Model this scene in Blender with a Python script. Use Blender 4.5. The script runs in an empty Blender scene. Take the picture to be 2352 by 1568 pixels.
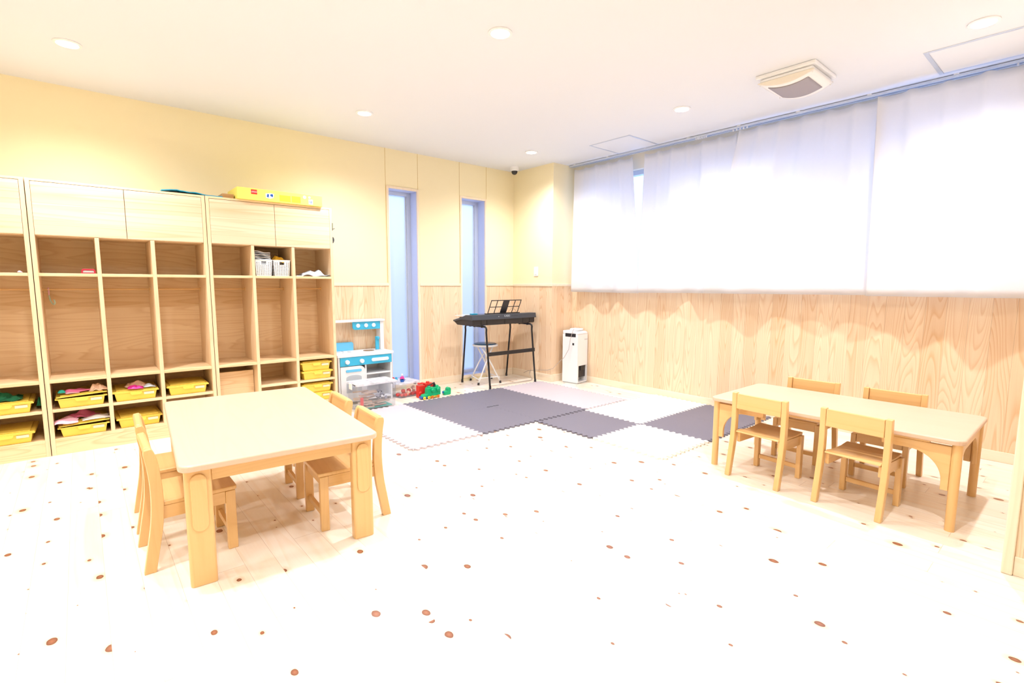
import bpy, bmesh, math, random
from mathutils import Vector, Matrix, noise
PI = math.pi
random.seed(7)
S = bpy.context.scene
C = S.collection

# ------------------------------------------------------------------ camera
cam_d = bpy.data.cameras.new('camera'); cam = bpy.data.objects.new('camera', cam_d); C.objects.link(cam)
cam_d.sensor_width = 36.0; cam_d.lens = 17.717; cam_d.clip_start = 0.02
M3 = Matrix(((0.75990, 0.07056, -0.64620), (-0.65003, 0.08876, -0.75471), (0.00411, 0.99355, 0.11331)))
cam.matrix_world = Matrix.Translation((0, 0, 1.15)) @ M3.to_4x4()
S.camera = cam

# ------------------------------------------------------------------ exposure
S.view_settings.view_transform = 'Standard'; S.view_settings.look = 'None'
S.view_settings.exposure = -0.13; S.view_settings.gamma = 1.0; S.view_settings.use_curve_mapping = False

# ------------------------------------------------------------------ sky
W = bpy.data.worlds.new('sky'); S.world = W; W.use_nodes = True
nt = W.node_tree; nt.nodes.clear()
o_ = nt.nodes.new('ShaderNodeOutputWorld'); bg = nt.nodes.new('ShaderNodeBackground')
tc = nt.nodes.new('ShaderNodeTexCoord'); sx = nt.nodes.new('ShaderNodeSeparateXYZ'); rp = nt.nodes.new('ShaderNodeValToRGB')
rp.color_ramp.elements[0].position = 0.0; rp.color_ramp.elements[0].color = (0.32, 0.50, 1.0, 1)
rp.color_ramp.elements[1].position = 0.45; rp.color_ramp.elements[1].color = (0.68, 0.77, 1.0, 1)
nt.links.new(tc.outputs['Generated'], sx.inputs[0]); nt.links.new(sx.outputs['Z'], rp.inputs[0])
nt.links.new(rp.outputs[0], bg.inputs[0]); nt.links.new(bg.outputs[0], o_.inputs[0])
SKY = 3.3
bg.inputs[1].default_value = SKY

# portals guide the sky light through the openings
def portal(name, loc, rot, sx_, sy_):
    d = bpy.data.lights.new(name, 'AREA'); d.shape = 'RECTANGLE'; d.size = sx_; d.size_y = sy_
    d.cycles.is_portal = True
    o = bpy.data.objects.new(name, d); o.location = loc; o.rotation_euler = rot; C.objects.link(o)
portal('window_portal', (4.68, 2.15, 1.76), (0, PI/2, 0), 1.3, 4.0)

LAMP_W = 29.0
LAMP_COL = (0.985, 0.97, 1.0)

# ------------------------------------------------------------------ material helpers
def mat(name):
    m = bpy.data.materials.new(name); m.use_nodes = True
    n = m.node_tree; b = n.nodes['Principled BSDF']
    return m, n, b
def plain(name, col, rough=0.5, metal=0.0, spec=0.5, vary=0.0, bump=0.0, bscale=60):
    m, n, b = mat(name)
    b.inputs['Base Color'].default_value = (*col, 1); b.inputs['Roughness'].default_value = rough
    b.inputs['Metallic'].default_value = metal; b.inputs['Specular IOR Level'].default_value = spec
    t = n.nodes.new('ShaderNodeTexCoord'); ns = n.nodes.new('ShaderNodeTexNoise')
    ns.inputs['Scale'].default_value = bscale; ns.inputs['Detail'].default_value = 3
    n.links.new(t.outputs['Object'], ns.inputs['Vector'])
    mx = n.nodes.new('ShaderNodeMixRGB'); v = 1 - vary
    mx.inputs[1].default_value = (*col, 1); mx.inputs[2].default_value = (col[0]*v, col[1]*v, col[2]*v, 1)
    n.links.new(ns.outputs[0], mx.inputs[0]); n.links.new(mx.outputs[0], b.inputs['Base Color'])
    if bump:
        bp = n.nodes.new('ShaderNodeBump'); bp.inputs['Strength'].default_value = bump; bp.inputs['Distance'].default_value = 0.002
        n.links.new(ns.outputs[0], bp.inputs['Height']); n.links.new(bp.outputs[0], b.inputs['Normal'])
    return m
def math_(n, op, a, b=None):
    x = n.nodes.new('ShaderNodeMath'); x.operation = op
    for i, v in enumerate((a, b)):
        if v is None: continue
        if isinstance(v, (int, float)): x.inputs[i].default_value = v
        else: n.links.new(v, x.inputs[i])
    return x.outputs[0]
def wood(name, light, dark, along='z', across='x', board=0.0, rings=9.0, wide=5.0, longs=0.55, line=0.5, tint=0.25, rough=0.45,
         knots=0.0, joint=0.0, fibre=0.12, coat=0.0, seam=0.0, tintcol=None):
    """procedural timber: contour rings of stretched noise, board to board tint, optional knots and seams"""
    m, n, b = mat(name)
    t = n.nodes.new('ShaderNodeTexCoord'); s = n.nodes.new('ShaderNodeSeparateXYZ'); n.links.new(t.outputs['Object'], s.inputs[0])
    ax = {'x': s.outputs[0], 'y': s.outputs[1], 'z': s.outputs[2]}
    a, c = ax[along], ax[across]
    third = ax[[k for k in 'xyz' if k not in (along, across)][0]]
    if board:
        q = math_(n, 'DIVIDE', c, board); bid = math_(n, 'FLOOR', q)
        wn = n.nodes.new('ShaderNodeTexWhiteNoise'); wn.noise_dimensions = '1D'; n.links.new(bid, wn.inputs['W']); r1 = wn.outputs['Value']
        fr = math_(n, 'FRACT', q)
        if joint:
            jq = math_(n, 'ADD', math_(n, 'DIVIDE', a, joint), math_(n, 'MULTIPLY', r1, 7.3))
            jid = math_(n, 'FLOOR', jq); jf = math_(n, 'FRACT', jq)
            w2 = n.nodes.new('ShaderNodeTexWhiteNoise'); w2.noise_dimensions = '2D'; cb = n.nodes.new('ShaderNodeCombineXYZ')
            n.links.new(bid, cb.inputs[0]); n.links.new(jid, cb.inputs[1]); n.links.new(cb.outputs[0], w2.inputs['Vector']); r1 = w2.outputs['Value']
        off = math_(n, 'MULTIPLY', r1, 37.0)
    else:
        off = None
    cv = n.nodes.new('ShaderNodeCombineXYZ')
    n.links.new(math_(n, 'MULTIPLY', c, wide), cv.inputs[0])
    aa = math_(n, 'MULTIPLY', a, longs)
    n.links.new(math_(n, 'ADD', aa, off) if off is not None else aa, cv.inputs[1])
    th = math_(n, 'MULTIPLY', third, wide)
    n.links.new(math_(n, 'ADD', th, off) if off is not None else th, cv.inputs[2])
    ns = n.nodes.new('ShaderNodeTexNoise'); ns.inputs['Scale'].default_value = 1.0; ns.inputs['Detail'].default_value = 1.2; ns.inputs['Roughness'].default_value = 0.35
    n.links.new(cv.outputs[0], ns.inputs['Vector'])
    ring = math_(n, 'FRACT', math_(n, 'MULTIPLY', ns.outputs[0], rings*2))
    rr = n.nodes.new('ShaderNodeValToRGB'); e = rr.color_ramp.elements
    e[0].position = 0.0; e[0].color = (0, 0, 0, 1); e[1].position = 1.0; e[1].color = (0, 0, 0, 1)
    k = e.new(0.55); k.color = (0.25, 0.25, 0.25, 1); k = e.new(0.86); k.color = (1, 1, 1, 1)
    n.links.new(ring, rr.inputs[0])
    # fine fibre
    fv = n.nodes.new('ShaderNodeCombineXYZ')
    n.links.new(math_(n, 'MULTIPLY', c, 220), fv.inputs[0]); n.links.new(math_(n, 'MULTIPLY', a, 5), fv.inputs[1]); n.links.new(math_(n, 'MULTIPLY', third, 220), fv.inputs[2])
    fn = n.nodes.new('ShaderNodeTexNoise'); fn.inputs['Scale'].default_value = 1; fn.inputs['Detail'].default_value = 2; n.links.new(fv.outputs[0], fn.inputs['Vector'])
    fac = math_(n, 'ADD', math_(n, 'MULTIPLY', rr.outputs[0], line), math_(n, 'MULTIPLY', math_(n, 'SUBTRACT', fn.outputs[0], 0.5), fibre*2))
    if board:
        fac = math_(n, 'ADD', fac, math_(n, 'MULTIPLY', math_(n, 'POWER', r1, 2.0), tint))
    else:
        bn = n.nodes.new('ShaderNodeTexNoise'); bn.inputs['Scale'].default_value = 0.6; n.links.new(cv.outputs[0], bn.inputs['Vector'])
        fac = math_(n, 'ADD', fac, math_(n, 'MULTIPLY', math_(n, 'SUBTRACT', bn.outputs[0], 0.4), tint))
    cl = n.nodes.new('ShaderNodeClamp'); n.links.new(fac, cl.inputs[0])
    mx = n.nodes.new('ShaderNodeMixRGB'); mx.inputs[1].default_value = (*light, 1); mx.inputs[2].default_value = (*dark, 1)
    n.links.new(cl.outputs[0], mx.inputs[0]); col = mx.outputs[0]
    if knots:
        kv = n.nodes.new('ShaderNodeCombineXYZ')
        n.links.new(math_(n, 'MULTIPLY', c, 7.0), kv.inputs[0])
        ka = math_(n, 'MULTIPLY', a, 5.0)
        n.links.new(math_(n, 'ADD', ka, math_(n, 'MULTIPLY', off, 3.1)) if off is not None else ka, kv.inputs[1])
        vo = n.nodes.new('ShaderNodeTexVoronoi'); vo.voronoi_dimensions = '2D'; vo.inputs['Scale'].default_value = 1.0
        n.links.new(kv.outputs[0], vo.inputs['Vector'])
        sc = n.nodes.new('ShaderNodeSeparateColor'); n.links.new(vo.outputs['Color'], sc.inputs[0])
        rad = math_(n, 'MULTIPLY', math_(n, 'POWER', sc.outputs[0], 2.2), knots)
        wob = n.nodes.new('ShaderNodeTexNoise'); wob.inputs['Scale'].default_value = 9; n.links.new(kv.outputs[0], wob.inputs['Vector'])
        dist = math_(n, 'ADD', vo.outputs['Distance'], math_(n, 'MULTIPLY', math_(n, 'SUBTRACT', wob.outputs[0], 0.5), 0.035))
        core = math_(n, 'LESS_THAN', dist, rad)
        rel = math_(n, 'DIVIDE', dist, math_(n, 'ADD', rad, 0.001))
        halo = n.nodes.new('ShaderNodeMapRange'); halo.inputs[1].default_value = 1.0; halo.inputs[2].default_value = 2.8; halo.inputs[3].default_value = 0.45; halo.inputs[4].default_value = 0.0
        n.links.new(rel, halo.inputs[0])
        has = math_(n, 'GREATER_THAN', rad, 0.012)
        h1 = n.nodes.new('ShaderNodeMixRGB'); h1.inputs[2].default_value = (0.62, 0.33, 0.13, 1)
        n.links.new(math_(n, 'MULTIPLY', halo.outputs[0], has), h1.inputs[0]); n.links.new(col, h1.inputs[1])
        kc = n.nodes.new('ShaderNodeValToRGB'); kc.color_ramp.elements[0].color = (0.36, 0.13, 0.06, 1); kc.color_ramp.elements[1].color = (0.17, 0.055, 0.025, 1)
        n.links.new(rel, kc.inputs[0])
        h2 = n.nodes.new('ShaderNodeMixRGB'); n.links.new(math_(n, 'MULTIPLY', core, has), h2.inputs[0]); n.links.new(h1.outputs[0], h2.inputs[1]); n.links.new(kc.outputs[0], h2.inputs[2])
        col = h2.outputs[0]
    if seam and board:
        d = math_(n, 'ABSOLUTE', math_(n, 'SUBTRACT', fr, 0.5))
        sm = math_(n, 'GREATER_THAN', d, 0.5 - seam)
        if joint:
            sm = math_(n, 'MAXIMUM', sm, math_(n, 'LESS_THAN', jf, 0.0012))
        h3 = n.nodes.new('ShaderNodeMixRGB'); h3.inputs[2].default_value = (0.36, 0.20, 0.10, 1)
        n.links.new(math_(n, 'MULTIPLY', sm, 0.5), h3.inputs[0]); n.links.new(col, h3.inputs[1]); col = h3.outputs[0]
    n.links.new(col, b.inputs['Base Color'])
    b.inputs['Roughness'].default_value = rough
    b.inputs['Coat Weight'].default_value = coat; b.inputs['Coat Roughness'].default_value = 0.18
    bp = n.nodes.new('ShaderNodeBump'); bp.inputs['Strength'].default_value = 0.08; bp.inputs['Distance'].default_value = 0.002
    n.links.new(fn.outputs[0], bp.inputs['Height']); n.links.new(bp.outputs[0], b.inputs['Normal'])
    return m
def clear(name, col=(1, 1, 1), body=0.12, gloss=0.10, rough=0.08, trans=None):
    """thin clear plastic or glass: see-through, a little gloss and a little milky body"""
    m = bpy.data.materials.new(name); m.use_nodes = True; n = m.node_tree; n.nodes.clear()
    out = n.nodes.new('ShaderNodeOutputMaterial'); tr = n.nodes.new('ShaderNodeBsdfTransparent'); tr.inputs[0].default_value = (*(trans or col), 1)
    gl = n.nodes.new('ShaderNodeBsdfGlossy'); gl.inputs['Roughness'].default_value = rough
    df = n.nodes.new('ShaderNodeBsdfDiffuse'); df.inputs[0].default_value = (*col, 1)
    tl = n.nodes.new('ShaderNodeBsdfTranslucent'); tl.inputs[0].default_value = (*col, 1)
    t = n.nodes.new('ShaderNodeTexCoord'); ns = n.nodes.new('ShaderNodeTexNoise'); ns.inputs['Scale'].default_value = 12; n.links.new(t.outputs['Object'], ns.inputs['Vector'])
    m0 = n.nodes.new('ShaderNodeMixShader'); m0.inputs[0].default_value = 0.5; n.links.new(df.outputs[0], m0.inputs[1]); n.links.new(tl.outputs[0], m0.inputs[2])
    m1 = n.nodes.new('ShaderNodeMixShader'); n.links.new(math_(n, 'MULTIPLY', ns.outputs[0], body*2), m1.inputs[0]); n.links.new(tr.outputs[0], m1.inputs[1]); n.links.new(m0.outputs[0], m1.inputs[2])
    m2 = n.nodes.new('ShaderNodeMixShader'); m2.inputs[0].default_value = gloss; n.links.new(m1.outputs[0], m2.inputs[1]); n.links.new(gl.outputs[0], m2.inputs[2])
    n.links.new(m2.outputs[0], out.inputs[0]); return m
def cloth(name, col, trans=0.5, rough=0.9, see=0.0, weave=900):
    m = bpy.data.materials.new(name); m.use_nodes = True; n = m.node_tree; n.nodes.clear()
    out = n.nodes.new('ShaderNodeOutputMaterial'); df = n.nodes.new('ShaderNodeBsdfDiffuse'); tl = n.nodes.new('ShaderNodeBsdfTranslucent')
    t = n.nodes.new('ShaderNodeTexCoord'); ns = n.nodes.new('ShaderNodeTexNoise'); ns.inputs['Scale'].default_value = weave
    n.links.new(t.outputs['Object'], ns.inputs['Vector'])
    mc = n.nodes.new('ShaderNodeMixRGB'); mc.inputs[1].default_value = (*col, 1); mc.inputs[2].default_value = (*[c*0.93 for c in col], 1); n.links.new(ns.outputs[0], mc.inputs[0])
    n.links.new(mc.outputs[0], df.inputs[0]); n.links.new(mc.outputs[0], tl.inputs[0])
    m1 = n.nodes.new('ShaderNodeMixShader'); m1.inputs[0].default_value = trans; n.links.new(df.outputs[0], m1.inputs[1]); n.links.new(tl.outputs[0], m1.inputs[2])
    last = m1
    if see:
        tr = n.nodes.new('ShaderNodeBsdfTransparent'); m2 = n.nodes.new('ShaderNodeMixShader'); m2.inputs[0].default_value = see
        n.links.new(m1.outputs[0], m2.inputs[1]); n.links.new(tr.outputs[0], m2.inputs[2]); last = m2
    n.links.new(last.outputs[0], out.inputs[0]); return m
def glow(name, col, strength):
    m = bpy.data.materials.new(name); m.use_nodes = True; n = m.node_tree; n.nodes.clear()
    out = n.nodes.new('ShaderNodeOutputMaterial'); e = n.nodes.new('ShaderNodeEmission'); e.inputs[0].default_value = (*col, 1); e.inputs[1].default_value = strength
    n.links.new(e.outputs[0], out.inputs[0]); return m

PINE_L, PINE_D = (0.90, 0.72, 0.50), (0.70, 0.42, 0.19)
M = dict(
    floor=wood('pine_floor', (0.93, 0.86, 0.75), (0.82, 0.63, 0.42), 'y', 'x', board=0.11, rings=4, wide=6, longs=0.5, line=0.28, tint=0.30, rough=0.33, knots=0.105, joint=1.82, fibre=0.10, coat=0.25, seam=0.007),
    wains_x=wood('cedar_boards_x', (0.88, 0.70, 0.50), (0.68, 0.38, 0.17), 'z', 'x', board=0.115, rings=13, wide=7, longs=0.65, line=0.45, tint=0.35, rough=0.55, seam=0.008),
    wains_y=wood('cedar_boards_y', (0.88, 0.70, 0.50), (0.68, 0.38, 0.17), 'z', 'y', board=0.115, rings=13, wide=7, longs=0.65, line=0.45, tint=0.35, rough=0.55, seam=0.008),
    trim_x=wood('pine_trim_x', (0.90, 0.77, 0.60), (0.80, 0.58, 0.36), 'x', 'z', rings=4, line=0.3, rough=0.5),
    trim_y=wood('pine_trim_y', (0.90, 0.77, 0.60), (0.80, 0.58, 0.36), 'y', 'z', rings=4, line=0.3, rough=0.5),
    trim_z=wood('pine_trim_z', (0.90, 0.77, 0.60), (0.80, 0.58, 0.36), 'z', 'x', rings=4, line=0.3, rough=0.5),
    cab_x=wood('shelf_wood_x', (0.91, 0.69, 0.43), (0.68, 0.41, 0.18), 'x', 'z', board=0.16, rings=6, wide=9, longs=0.9, line=0.42, tint=0.35, rough=0.5),
    cab_z=wood('shelf_wood_z', (0.86, 0.65, 0.42), (0.68, 0.43, 0.22), 'z', 'y', rings=5, wide=9, longs=0.7, line=0.30, tint=0.2, rough=0.5),
    cab_f=wood('shelf_edge_wood', (0.85, 0.62, 0.37), (0.72, 0.46, 0.22), 'z', 'x', rings=4, wide=9, longs=0.7, line=0.2, tint=0.15, rough=0.5),
    door_x=wood('door_wood_x', (0.86, 0.70, 0.52), (0.66, 0.42, 0.21), 'x', 'z', board=0.11, rings=5, wide=12, longs=0.35, line=0.40, tint=0.35, rough=0.4),
    maple=wood('table_top_maple', (0.67, 0.475, 0.345), (0.59, 0.39, 0.255), 'y', 'x', rings=8, wide=5, longs=0.5, line=0.16, tint=0.12, rough=0.4, fibre=0.05, coat=0.1),
    beech_z=wood('beech_z', (0.78, 0.485, 0.20), (0.64, 0.35, 0.115), 'z', 'x', rings=5, wide=8, longs=0.8, line=0.2, tint=0.15, rough=0.35, coat=0.3),
    beech_x=wood('beech_x', (0.78, 0.485, 0.20), (0.64, 0.35, 0.115), 'x', 'y', rings=5, wide=8, longs=0.8, line=0.25, tint=0.15, rough=0.35, coat=0.3),
    beech_y=wood('beech_y', (0.78, 0.485, 0.20), (0.64, 0.35, 0.115), 'y', 'z', rings=5, wide=8, longs=0.8, line=0.25, tint=0.15, rough=0.35, coat=0.3),
    yellow_wall=plain('yellow_plaster', (0.93, 0.83, 0.555), 0.85, bump=0.15, bscale=180, vary=0.02),
    white_wall=plain('cream_plaster', (0.86, 0.80, 0.66), 0.85),
    ceiling=plain('white_ceiling', (0.765, 0.795, 0.85), 0.9, bump=0.1, bscale=150),
    joint=plain('ochre_joint', (0.62, 0.44, 0.14), 0.8),
    daylit_reveal=plain('daylight_blue_reveal', (0.54, 0.61, 0.84), 0.45),  # blue of the daylight on the jambs, put into the colour
    alu=plain('grey_aluminium', (0.62, 0.68, 0.78), 0.4, 0.5),
    white=plain('white_paint', (0.86, 0.87, 0.89), 0.35),
    whiteplastic=plain('white_plastic', (0.85, 0.86, 0.88), 0.3),
    blue=plain('toy_blue', (0.045, 0.46, 0.72), 0.35),
    blue2=plain('toy_light_blue', (0.14, 0.55, 0.86), 0.4),
    grey=plain('grey_tint', (0.50, 0.55, 0.60), 0.5),
    black=plain('black_plastic', (0.020, 0.020, 0.024), 0.35),
    graphite=plain('graphite_plastic', (0.045, 0.052, 0.066), 0.4),
    blackmetal=plain('black_metal', (0.016, 0.016, 0.020), 0.3, 0.2),
    yellow=plain('yellow_tray', (0.92, 0.67, 0.10), 0.35),
    yellowbox=plain('yellow_carton', (0.92, 0.80, 0.16), 0.5),
    paper=plain('white_paper', (0.86, 0.86, 0.86), 0.8),
    offwhite=plain('cream_canvas', (0.86, 0.80, 0.70), 0.8),
    cream=plain('cream_label', (0.88, 0.78, 0.58), 0.7),
    matdark=plain('slate_foam', (0.165, 0.158, 0.205), 0.55, bump=0.3, bscale=500, vary=0.05),
    matbeige=plain('beige_foam', (0.56, 0.50, 0.535), 0.6, bump=0.3, bscale=500, vary=0.03),
    matwhite=plain('cream_foam', (0.86, 0.82, 0.74), 0.8, bump=0.3, bscale=500, vary=0.03),
    red=plain('red_plastic', (0.68, 0.03, 0.02), 0.35),
    crimson=plain('crimson_vinyl', (0.55, 0.02, 0.06), 0.3),
    green=plain('green_plastic', (0.0, 0.42, 0.17), 0.35),
    dgreen=plain('dark_green_cloth', (0.01, 0.20, 0.09), 0.8, vary=0.4, bscale=30),
    navy=plain('blue_plastic', (0.01, 0.10, 0.45), 0.35),
    orange=plain('orange_plastic', (0.80, 0.20, 0.02), 0.35),
    lemon=plain('lemon_plastic', (0.88, 0.66, 0.06), 0.35),
    pink=plain('pink_paper', (0.85, 0.20, 0.42), 0.7),
    lpink=plain('pale_pink_paper', (0.88, 0.50, 0.62), 0.7),
    magenta=plain('magenta_plastic', (0.75, 0.03, 0.30), 0.4),
    peach=plain('peach_paper', (0.86, 0.58, 0.42), 0.8),
    track=plain('beech_track', (0.62, 0.45, 0.33), 0.6, vary=0.2, bscale=12),
    tin=plain('grey_toy', (0.30, 0.32, 0.38), 0.4),
    bluesheet=plain('blue_vinyl_sheet', (0.015, 0.42, 0.68), 0.3, vary=0.5, bscale=14),
    card=plain('brown_cardboard', (0.52, 0.30, 0.13), 0.8),
    mesh=plain('grey_mesh_cloth', (0.36, 0.34, 0.38), 0.9, bump=0.4, bscale=900),
    seatblue=plain('navy_stool_vinyl', (0.02, 0.08, 0.16), 0.22),
    teal=plain('teal_cloth', (0.02, 0.45, 0.36), 0.7),
    cord=plain('cord_grey', (0.42, 0.36, 0.32), 0.5),
    clearbox=clear('clear_plastic', (0.93, 0.95, 1.0), body=0.05, gloss=0.06, trans=(0.98, 0.985, 1.0)),
    lidbox=clear('milky_lid', (0.95, 0.96, 1.0), body=0.62, gloss=0.06, trans=(0.98, 0.985, 1.0)),
    frosted=cloth('frosted_glass', (0.88, 0.90, 0.94), trans=0.90, see=0.16, weave=300),
    curtain=cloth('white_curtain', (0.93, 0.93, 0.95), trans=0.46, see=0.03),
    bag=clear('clear_bag', (0.80, 0.86, 0.95), body=0.35, gloss=0.15, rough=0.2),
    shirt=plain('pale_blue_cloth', (0.66, 0.74, 0.86), 0.8, vary=0.2, bscale=20),
    shade_wall=plain('shade_wall_grey', (0.55, 0.58, 0.62), 0.9),
    lamp=glow('lamp_glow', (1.0, 0.95, 0.88), 30.0),
    chrome=plain('chrome', (0.6, 0.6, 0.62), 0.2, 1.0),
)

# ------------------------------------------------------------------ mesh helpers
def nb(): return bmesh.new()
def box(bm, x0, x1, y0, y1, z0, z1):
    if x0 > x1: x0, x1 = x1, x0
    if y0 > y1: y0, y1 = y1, y0
    if z0 > z1: z0, z1 = z1, z0
    v = [bm.verts.new(p) for p in ((x0,y0,z0),(x1,y0,z0),(x1,y1,z0),(x0,y1,z0),(x0,y0,z1),(x1,y0,z1),(x1,y1,z1),(x0,y1,z1))]
    for f in ((0,3,2,1),(4,5,6,7),(0,1,5,4),(1,2,6,5),(2,3,7,6),(3,0,4,7)): bm.faces.new([v[i] for i in f])
    return v
def prism(bm, pts, axis, a0, a1):
    """2-D outline extruded along an axis: axis x -> pts are (y,z); y -> (x,z); z -> (x,y)"""
    def P(p, t): return {'x': (t, p[0], p[1]), 'y': (p[0], t, p[1]), 'z': (p[0], p[1], t)}[axis]
    A = [bm.verts.new(P(p, a0)) for p in pts]; B = [bm.verts.new(P(p, a1)) for p in pts]
    bm.faces.new(A[::-1]); bm.faces.new(B)
    n = len(pts)
    for i in range(n): bm.faces.new((A[i], A[(i+1) % n], B[(i+1) % n], B[i]))
def tube(bm, path, r, seg=10, caps=True):
    path = [Vector(p) for p in path]; rings = []
    up = None
    for i, p in enumerate(path):
        t = (path[min(i+1, len(path)-1)] - path[max(i-1, 0)]).normalized()
        if up is None:
            up = Vector((0, 0, 1)) if abs(t.z) < 0.9 else Vector((1, 0, 0))
        a = t.cross(up).normalized(); b_ = a.cross(t).normalized(); up = b_
        rr = r[i] if isinstance(r, (list, tuple)) else r
        rings.append([bm.verts.new(p + (a*math.cos(2*PI*k/seg) + b_*math.sin(2*PI*k/seg))*rr) for k in range(seg)])
    for A, B in zip(rings, rings[1:]):
        for k in range(seg): bm.faces.new((A[k], A[(k+1) % seg], B[(k+1) % seg], B[k]))
    if caps: bm.faces.new(rings[0][::-1]); bm.faces.new(rings[-1])
def lathe(bm, prof, c=(0, 0, 0), seg=32, axis='z'):
    rings = []
    for r, h in prof:
        ring = []
        for k in range(seg):
            a = 2*PI*k/seg; p = (r*math.cos(a), r*math.sin(a), h)
            if axis == 'y': p = (p[0], p[2], p[1])
            if axis == 'x': p = (p[2], p[0], p[1])
            ring.append(bm.verts.new((c[0]+p[0], c[1]+p[1], c[2]+p[2])))
        rings.append(ring)
    for A, B in zip(rings, rings[1:]):
        for k in range(seg): bm.faces.new((A[k], A[(k+1) % seg], B[(k+1) % seg], B[k]))
    bm.faces.new(rings[0][::-1]); bm.faces.new(rings[-1])
def rrect(x0, x1, y0, y1, r, n=6):
    out = []
    for cx, cy, a0 in ((x1-r, y0+r, -PI/2), (x1-r, y1-r, 0), (x0+r, y1-r, PI/2), (x0+r, y0+r, PI)):
        for i in range(n+1):
            a = a0 + PI/2*i/n; out.append((cx+r*math.cos(a), cy+r*math.sin(a)))
    return out
def link(name, bm, m, parent=None, bevel=0.0, smooth=False, bseg=2):
    bmesh.ops.recalc_face_normals(bm, faces=bm.faces)
    me = bpy.data.meshes.new(name); bm.to_mesh(me); bm.free()
    me.materials.append(M[m] if isinstance(m, str) else m)
    o = bpy.data.objects.new(name, me); C.objects.link(o)
    if parent: o.parent = parent
    if smooth:
        for p in me.polygons: p.use_smooth = True
    if bevel:
        b = o.modifiers.new('bevel', 'BEVEL'); b.width = bevel; b.segments = bseg; b.limit_method = 'ANGLE'; b.angle_limit = math.radians(40)
        b.harden_normals = False
    return o
def smooth_by_angle(o, ang=35):
    for p in o.data.polygons: p.use_smooth = True
    me = o.data
    bm = bmesh.new(); bm.from_mesh(me)
    for e in bm.edges:
        if len(e.link_faces) == 2 and e.calc_face_angle(0) > math.radians(ang): e.smooth = False
    bm.to_mesh(me); bm.free()
def tag(o, label=None, cat=None, group=None, kind=None):
    if label: o['label'] = label
    if cat: o['category'] = cat
    if group: o['group'] = group
    if kind: o['kind'] = kind
    return o
def thing(name, label, cat, loc=(0, 0, 0), rz=0, group=None):
    o = bpy.data.objects.new(name, None); C.objects.link(o); o.empty_display_size = 0.05
    o.location = loc; o.rotation_euler = (0, 0, rz)
    return tag(o, label, cat, group)
def struct(name, bm, m, label=None, bevel=0.0):
    o = link(name, bm, m, None, bevel); tag(o, label, None, None, 'structure'); return o
def dup(root, loc, rz, label, group=None):
    def rec(o, par):
        c = o.copy(); C.objects.link(c)
        if par: c.parent = par
        for ch in [k for k in C.objects if k.parent == o]: rec(ch, c)
        return c
    r = rec(root, None); r.location = loc; r.rotation_euler = (0, 0, rz); r['label'] = label
    if group: r['group'] = group
    return r
def text(name, s, size, m, parent, loc, rot, depth=0.0004):
    cu = bpy.data.curves.new(name, 'FONT'); cu.body = s; cu.size = size; cu.extrude = depth; cu.align_x = 'CENTER'; cu.align_y = 'CENTER'
    t = bpy.data.objects.new(name, cu); C.objects.link(t)
    dg = bpy.context.evaluated_depsgraph_get(); me = bpy.data.meshes.new_from_object(t.evaluated_get(dg))
    bpy.data.objects.remove(t); bpy.data.curves.remove(cu)
    me.materials.clear(); me.materials.append(M[m])
    o = bpy.data.objects.new(name, me); C.objects.link(o); o.parent = parent; o.location = loc; o.rotation_euler = rot
    return o

# ------------------------------------------------------------------ the room
XW, YW, H = 4.53, 4.865, 2.515
X0, Y0 = -2.6, -1.7
TH = 0.20
bm = nb(); box(bm, X0-TH, XW+TH, Y0-TH, YW+TH, -0.12, 0.0); struct('floor', bm, 'floor')
bm = nb(); box(bm, X0-TH, XW+TH, Y0-TH, YW+TH, H, H+0.12); struct('ceiling', bm, 'ceiling')
# left wall (long yellow wall behind the cubbies) with two tall openings
WIN = [(2.462, 2.832), (3.372, 3.748)]; WZ0, WZ1 = 0.055, 2.146
bm = nb()
xs = [X0-TH, WIN[0][0], WIN[0][1], WIN[1][0], WIN[1][1], XW+TH]
for i in (0, 2, 4): box(bm, xs[i], xs[i+1], YW, YW+TH, 0, H)
for a, b in WIN:
    box(bm, a, b, YW, YW+TH, WZ1, H); box(bm, a, b, YW, YW+TH, 0, WZ0)
struct('wall_left', bm, 'yellow_wall')
bm = nb()
for x in (2.456, 2.831, 3.369, 3.751): box(bm, x-0.002, x+0.002, YW-0.0012, YW, WZ1 if x in (0,) else 1.16, H)
struct('trim_1', bm, 'joint', 'thin ochre panel joints on the yellow wall')
# wainscot left
bm = nb()
for a, b in ((X0, xs[1]), (xs[2], xs[3]), (xs[4], 4.18)): box(bm, a, b, YW-0.010, YW, 0.08, 1.125)
struct('trim_2', bm, 'wains_x', 'vertical cedar wainscot boards on the yellow wall')
bm = nb()
for a, b in ((X0, xs[1]), (xs[2], xs[3]), (xs[4], 4.18-0.018)): box(bm, a, b, YW-0.018, YW, 1.125, 1.152)
struct('trim_3', bm, 'trim_x', 'pale wood rail capping the wainscot on the yellow wall', 0.003)
bm = nb()
for a, b in ((X0, xs[1]), (xs[2], xs[3]), (xs[4], 4.18-0.015)): box(bm, a, b, YW-0.015, YW, 0, 0.085)
struct('baseboard_left', bm, 'trim_x', None, 0.003)
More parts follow.
